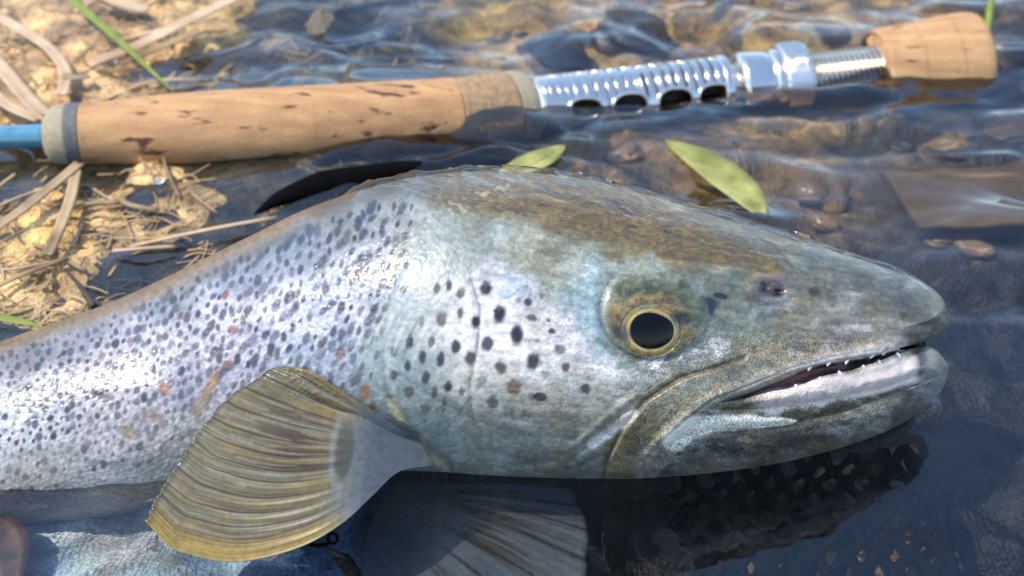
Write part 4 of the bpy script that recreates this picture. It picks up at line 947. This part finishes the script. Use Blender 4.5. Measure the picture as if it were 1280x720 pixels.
# ------------------------------------------------------------------ stones under water
def stone_mesh(name, mat, seed, sub=22):
    u = np.linspace(0, math.pi, sub); w = np.linspace(0, 2 * math.pi, sub * 2, endpoint=False); Uu, Ww = np.meshgrid(u, w, indexing='ij')
    d = np.stack([np.sin(Uu) * np.cos(Ww), np.sin(Uu) * np.sin(Ww), np.cos(Uu)], -1)
    r = 1 + (fbm(d[..., 0] * 1.4 + 5, d[..., 1] * 1.4 + d[..., 2] * 2.1, 3, seed) - .5) * .7
    d = np.sign(d) * np.abs(d) ** .85
    return mesh(name, (d * r[..., None] * np.array([1, .75, .5])).reshape(-1, 3), grid_faces(sub, sub * 2, wrap_c=True)[:, ::-1], mat)
SM = [stone_mesh('stone', m_stone[i % 3], 100 + i) for i in range(6)]
spots_ = []
def stone(px, py, r, kind, label, group=None, cat='stone', flat=1.0):
    w0 = WR(np.float64(px), np.float64(py), -2.0); h0 = float(bed_height(np.array([[w0[0]]]), np.array([[w0[1]]]))[0][0, 0])
    w0 = WR(np.float64(px), np.float64(py), min(h0, -.3))
    o = obj('stone', SM[kind]); o.location = Vector((w0[0], w0[1], h0 + r * .15)) * U
    o.scale = (r, r, r * flat); o.rotation_euler = (RNG.uniform(-.25, .25), RNG.uniform(-.25, .25), RNG.uniform(0, 6.3))
    return tag(o, label, cat, group)
n_ = 0
while n_ < 26:
    x, y = RNG.uniform(640, 1290), RNG.uniform(-20, 330)
    if y > 200 and x < 900 + (y - 200): continue
    r = RNG.uniform(.3, .75)
    if any((x - a) ** 2 + (y - q) ** 2 < (26 * (r + s_)) ** 2 for a, q, s_ in spots_): continue
    spots_.append((x, y, r)); n_ += 1
    stone(x, y, r, int(RNG.integers(0, 6)), 'small brown pebble on the streambed behind the rod and snout', 'brown pebbles on the streambed')
    if len(spots_) > 25: break
stone(1015, 235, 1.5, 2, 'rounded tan stone just above the trout snout'); stone(690, 70, 1.6, 1, 'dark stone behind the reel seat front'); stone(790, 45, 1.8, 4, 'large dark stone behind the reel seat windows')
# flat slab at the right
pl_ = [(1104,213),(1180,206),(1300,198),(1360,240),(1300,278),(1152,283),(1128,250)]
top_ = np.array([WR(np.float64(x), np.float64(y), -1.1) for x, y in pl_]); bot_ = top_ - np.array([0, 0, .9])
me = bpy.data.meshes.new('slab'); nn = len(pl_)
me.from_pydata([tuple(q * U) for q in np.vstack([top_, bot_])], [], [list(range(nn - 1, -1, -1)), list(range(nn, 2 * nn))] + [[i, (i + 1) % nn, nn + (i + 1) % nn, nn + i] for i in range(nn)])
me.materials.append(m_slab); o = obj('stone_slab', me); bv = o.modifiers.new('bevel', 'BEVEL'); bv.width = .0012; bv.segments = 2
tag(o, 'flat tan stone slab under water at the right edge', 'stone')
# black tube added for the shade between cork grip and back
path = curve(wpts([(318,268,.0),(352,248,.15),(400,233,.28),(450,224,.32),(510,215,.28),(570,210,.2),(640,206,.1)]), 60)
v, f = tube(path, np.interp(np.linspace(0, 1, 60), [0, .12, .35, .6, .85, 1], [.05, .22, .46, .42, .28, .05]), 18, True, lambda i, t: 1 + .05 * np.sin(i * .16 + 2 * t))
tag(obj('shade_tube', mesh('shade_tube', v, f, m_black)), 'smooth black tube put in as shade between the cork grip and the trout back', 'shade')

# ------------------------------------------------------------------ landing net lying on the bottom below the jaw
net = empty('landing_net', WR(np.float64(1050), np.float64(650), -3.0)); tag(net, 'dark mesh of a landing net under water below the lower jaw', 'net')
cords = []
def np_(u, w):
    x = 700 + 40 * u + 20 * (w % 2) + 4 * math.sin(w * 1.3 + u); y = 556 + 22 * w + 3 * math.sin(u * 1.7 + w) - 6 * math.sin(u * .5)
    lim = 1186 - 10 * math.sin(w * .5) - (60 * max(0, (3 - w)) / 3)
    return WR(np.float64(min(x, lim)), np.float64(y), -1.6 - .25 * math.sin(u * .8) - .2 * math.cos(w * .7) - .09 * (u - 6) ** 2 * .1)
for w in range(0, 10):
    for u in range(4, 13):
        p0 = np_(u, w)
        for p1 in (np_(u - (1 - w % 2), w + 1), np_(u + (w % 2), w + 1)):
            cords.append(tube(np.array([p0, (p0 + p1) / 2 + np.array([0, 0, -.05]), p1]), [.20, .13, .20], 7, False))
v, f = merge(cords); obj('mesh_cords', mesh('mesh_cords', v, f, m_net), net)['kind'] = 'stuff'
rim = [np_(13, w) for w in range(0, 11)]
v, f = tube(curve(rim, 60), .16, 10); obj('rim_cord', mesh('rim_cord', v, f, m_net), net)
n_ = 0
for i in range(60):
    x, y = RNG.uniform(900, 1180), RNG.uniform(560, 720)
    stone(x, y, RNG.uniform(.35, .6), int(RNG.choice([0, 1, 3, 4])), 'small brown pebble seen through the net mesh', 'pebbles under the net')

# drops of water on the bank
for x, y, r, lab in ((198,224,.20,'clear bright water drop below the cork grip'),(143,76,.10,'tiny bright water drop beside the green grass blade')):
    u_ = np.linspace(0, math.pi, 14); w_ = np.linspace(0, 2 * math.pi, 24, endpoint=False); Uu, Ww = np.meshgrid(u_, w_, indexing='ij')
    v = np.stack([np.sin(Uu) * np.cos(Ww), np.sin(Uu) * np.sin(Ww), .7 * np.cos(Uu) - .12 * np.sin(Uu) ** 2], -1).reshape(-1, 3) * r + W(x, y, .6)
    tag(obj('water_drop', mesh('water_drop', v, grid_faces(14, 24, wrap_c=True)[:, ::-1], m_bubble)), lab, 'drop')

for o in bpy.data.objects:
    if o.type == 'MESH' and o.name not in ('water', 'water_film'): o.cycles.is_caustics_receiver = True
water.cycles.is_caustics_caster = True; sun.cycles.is_caustics_light = True
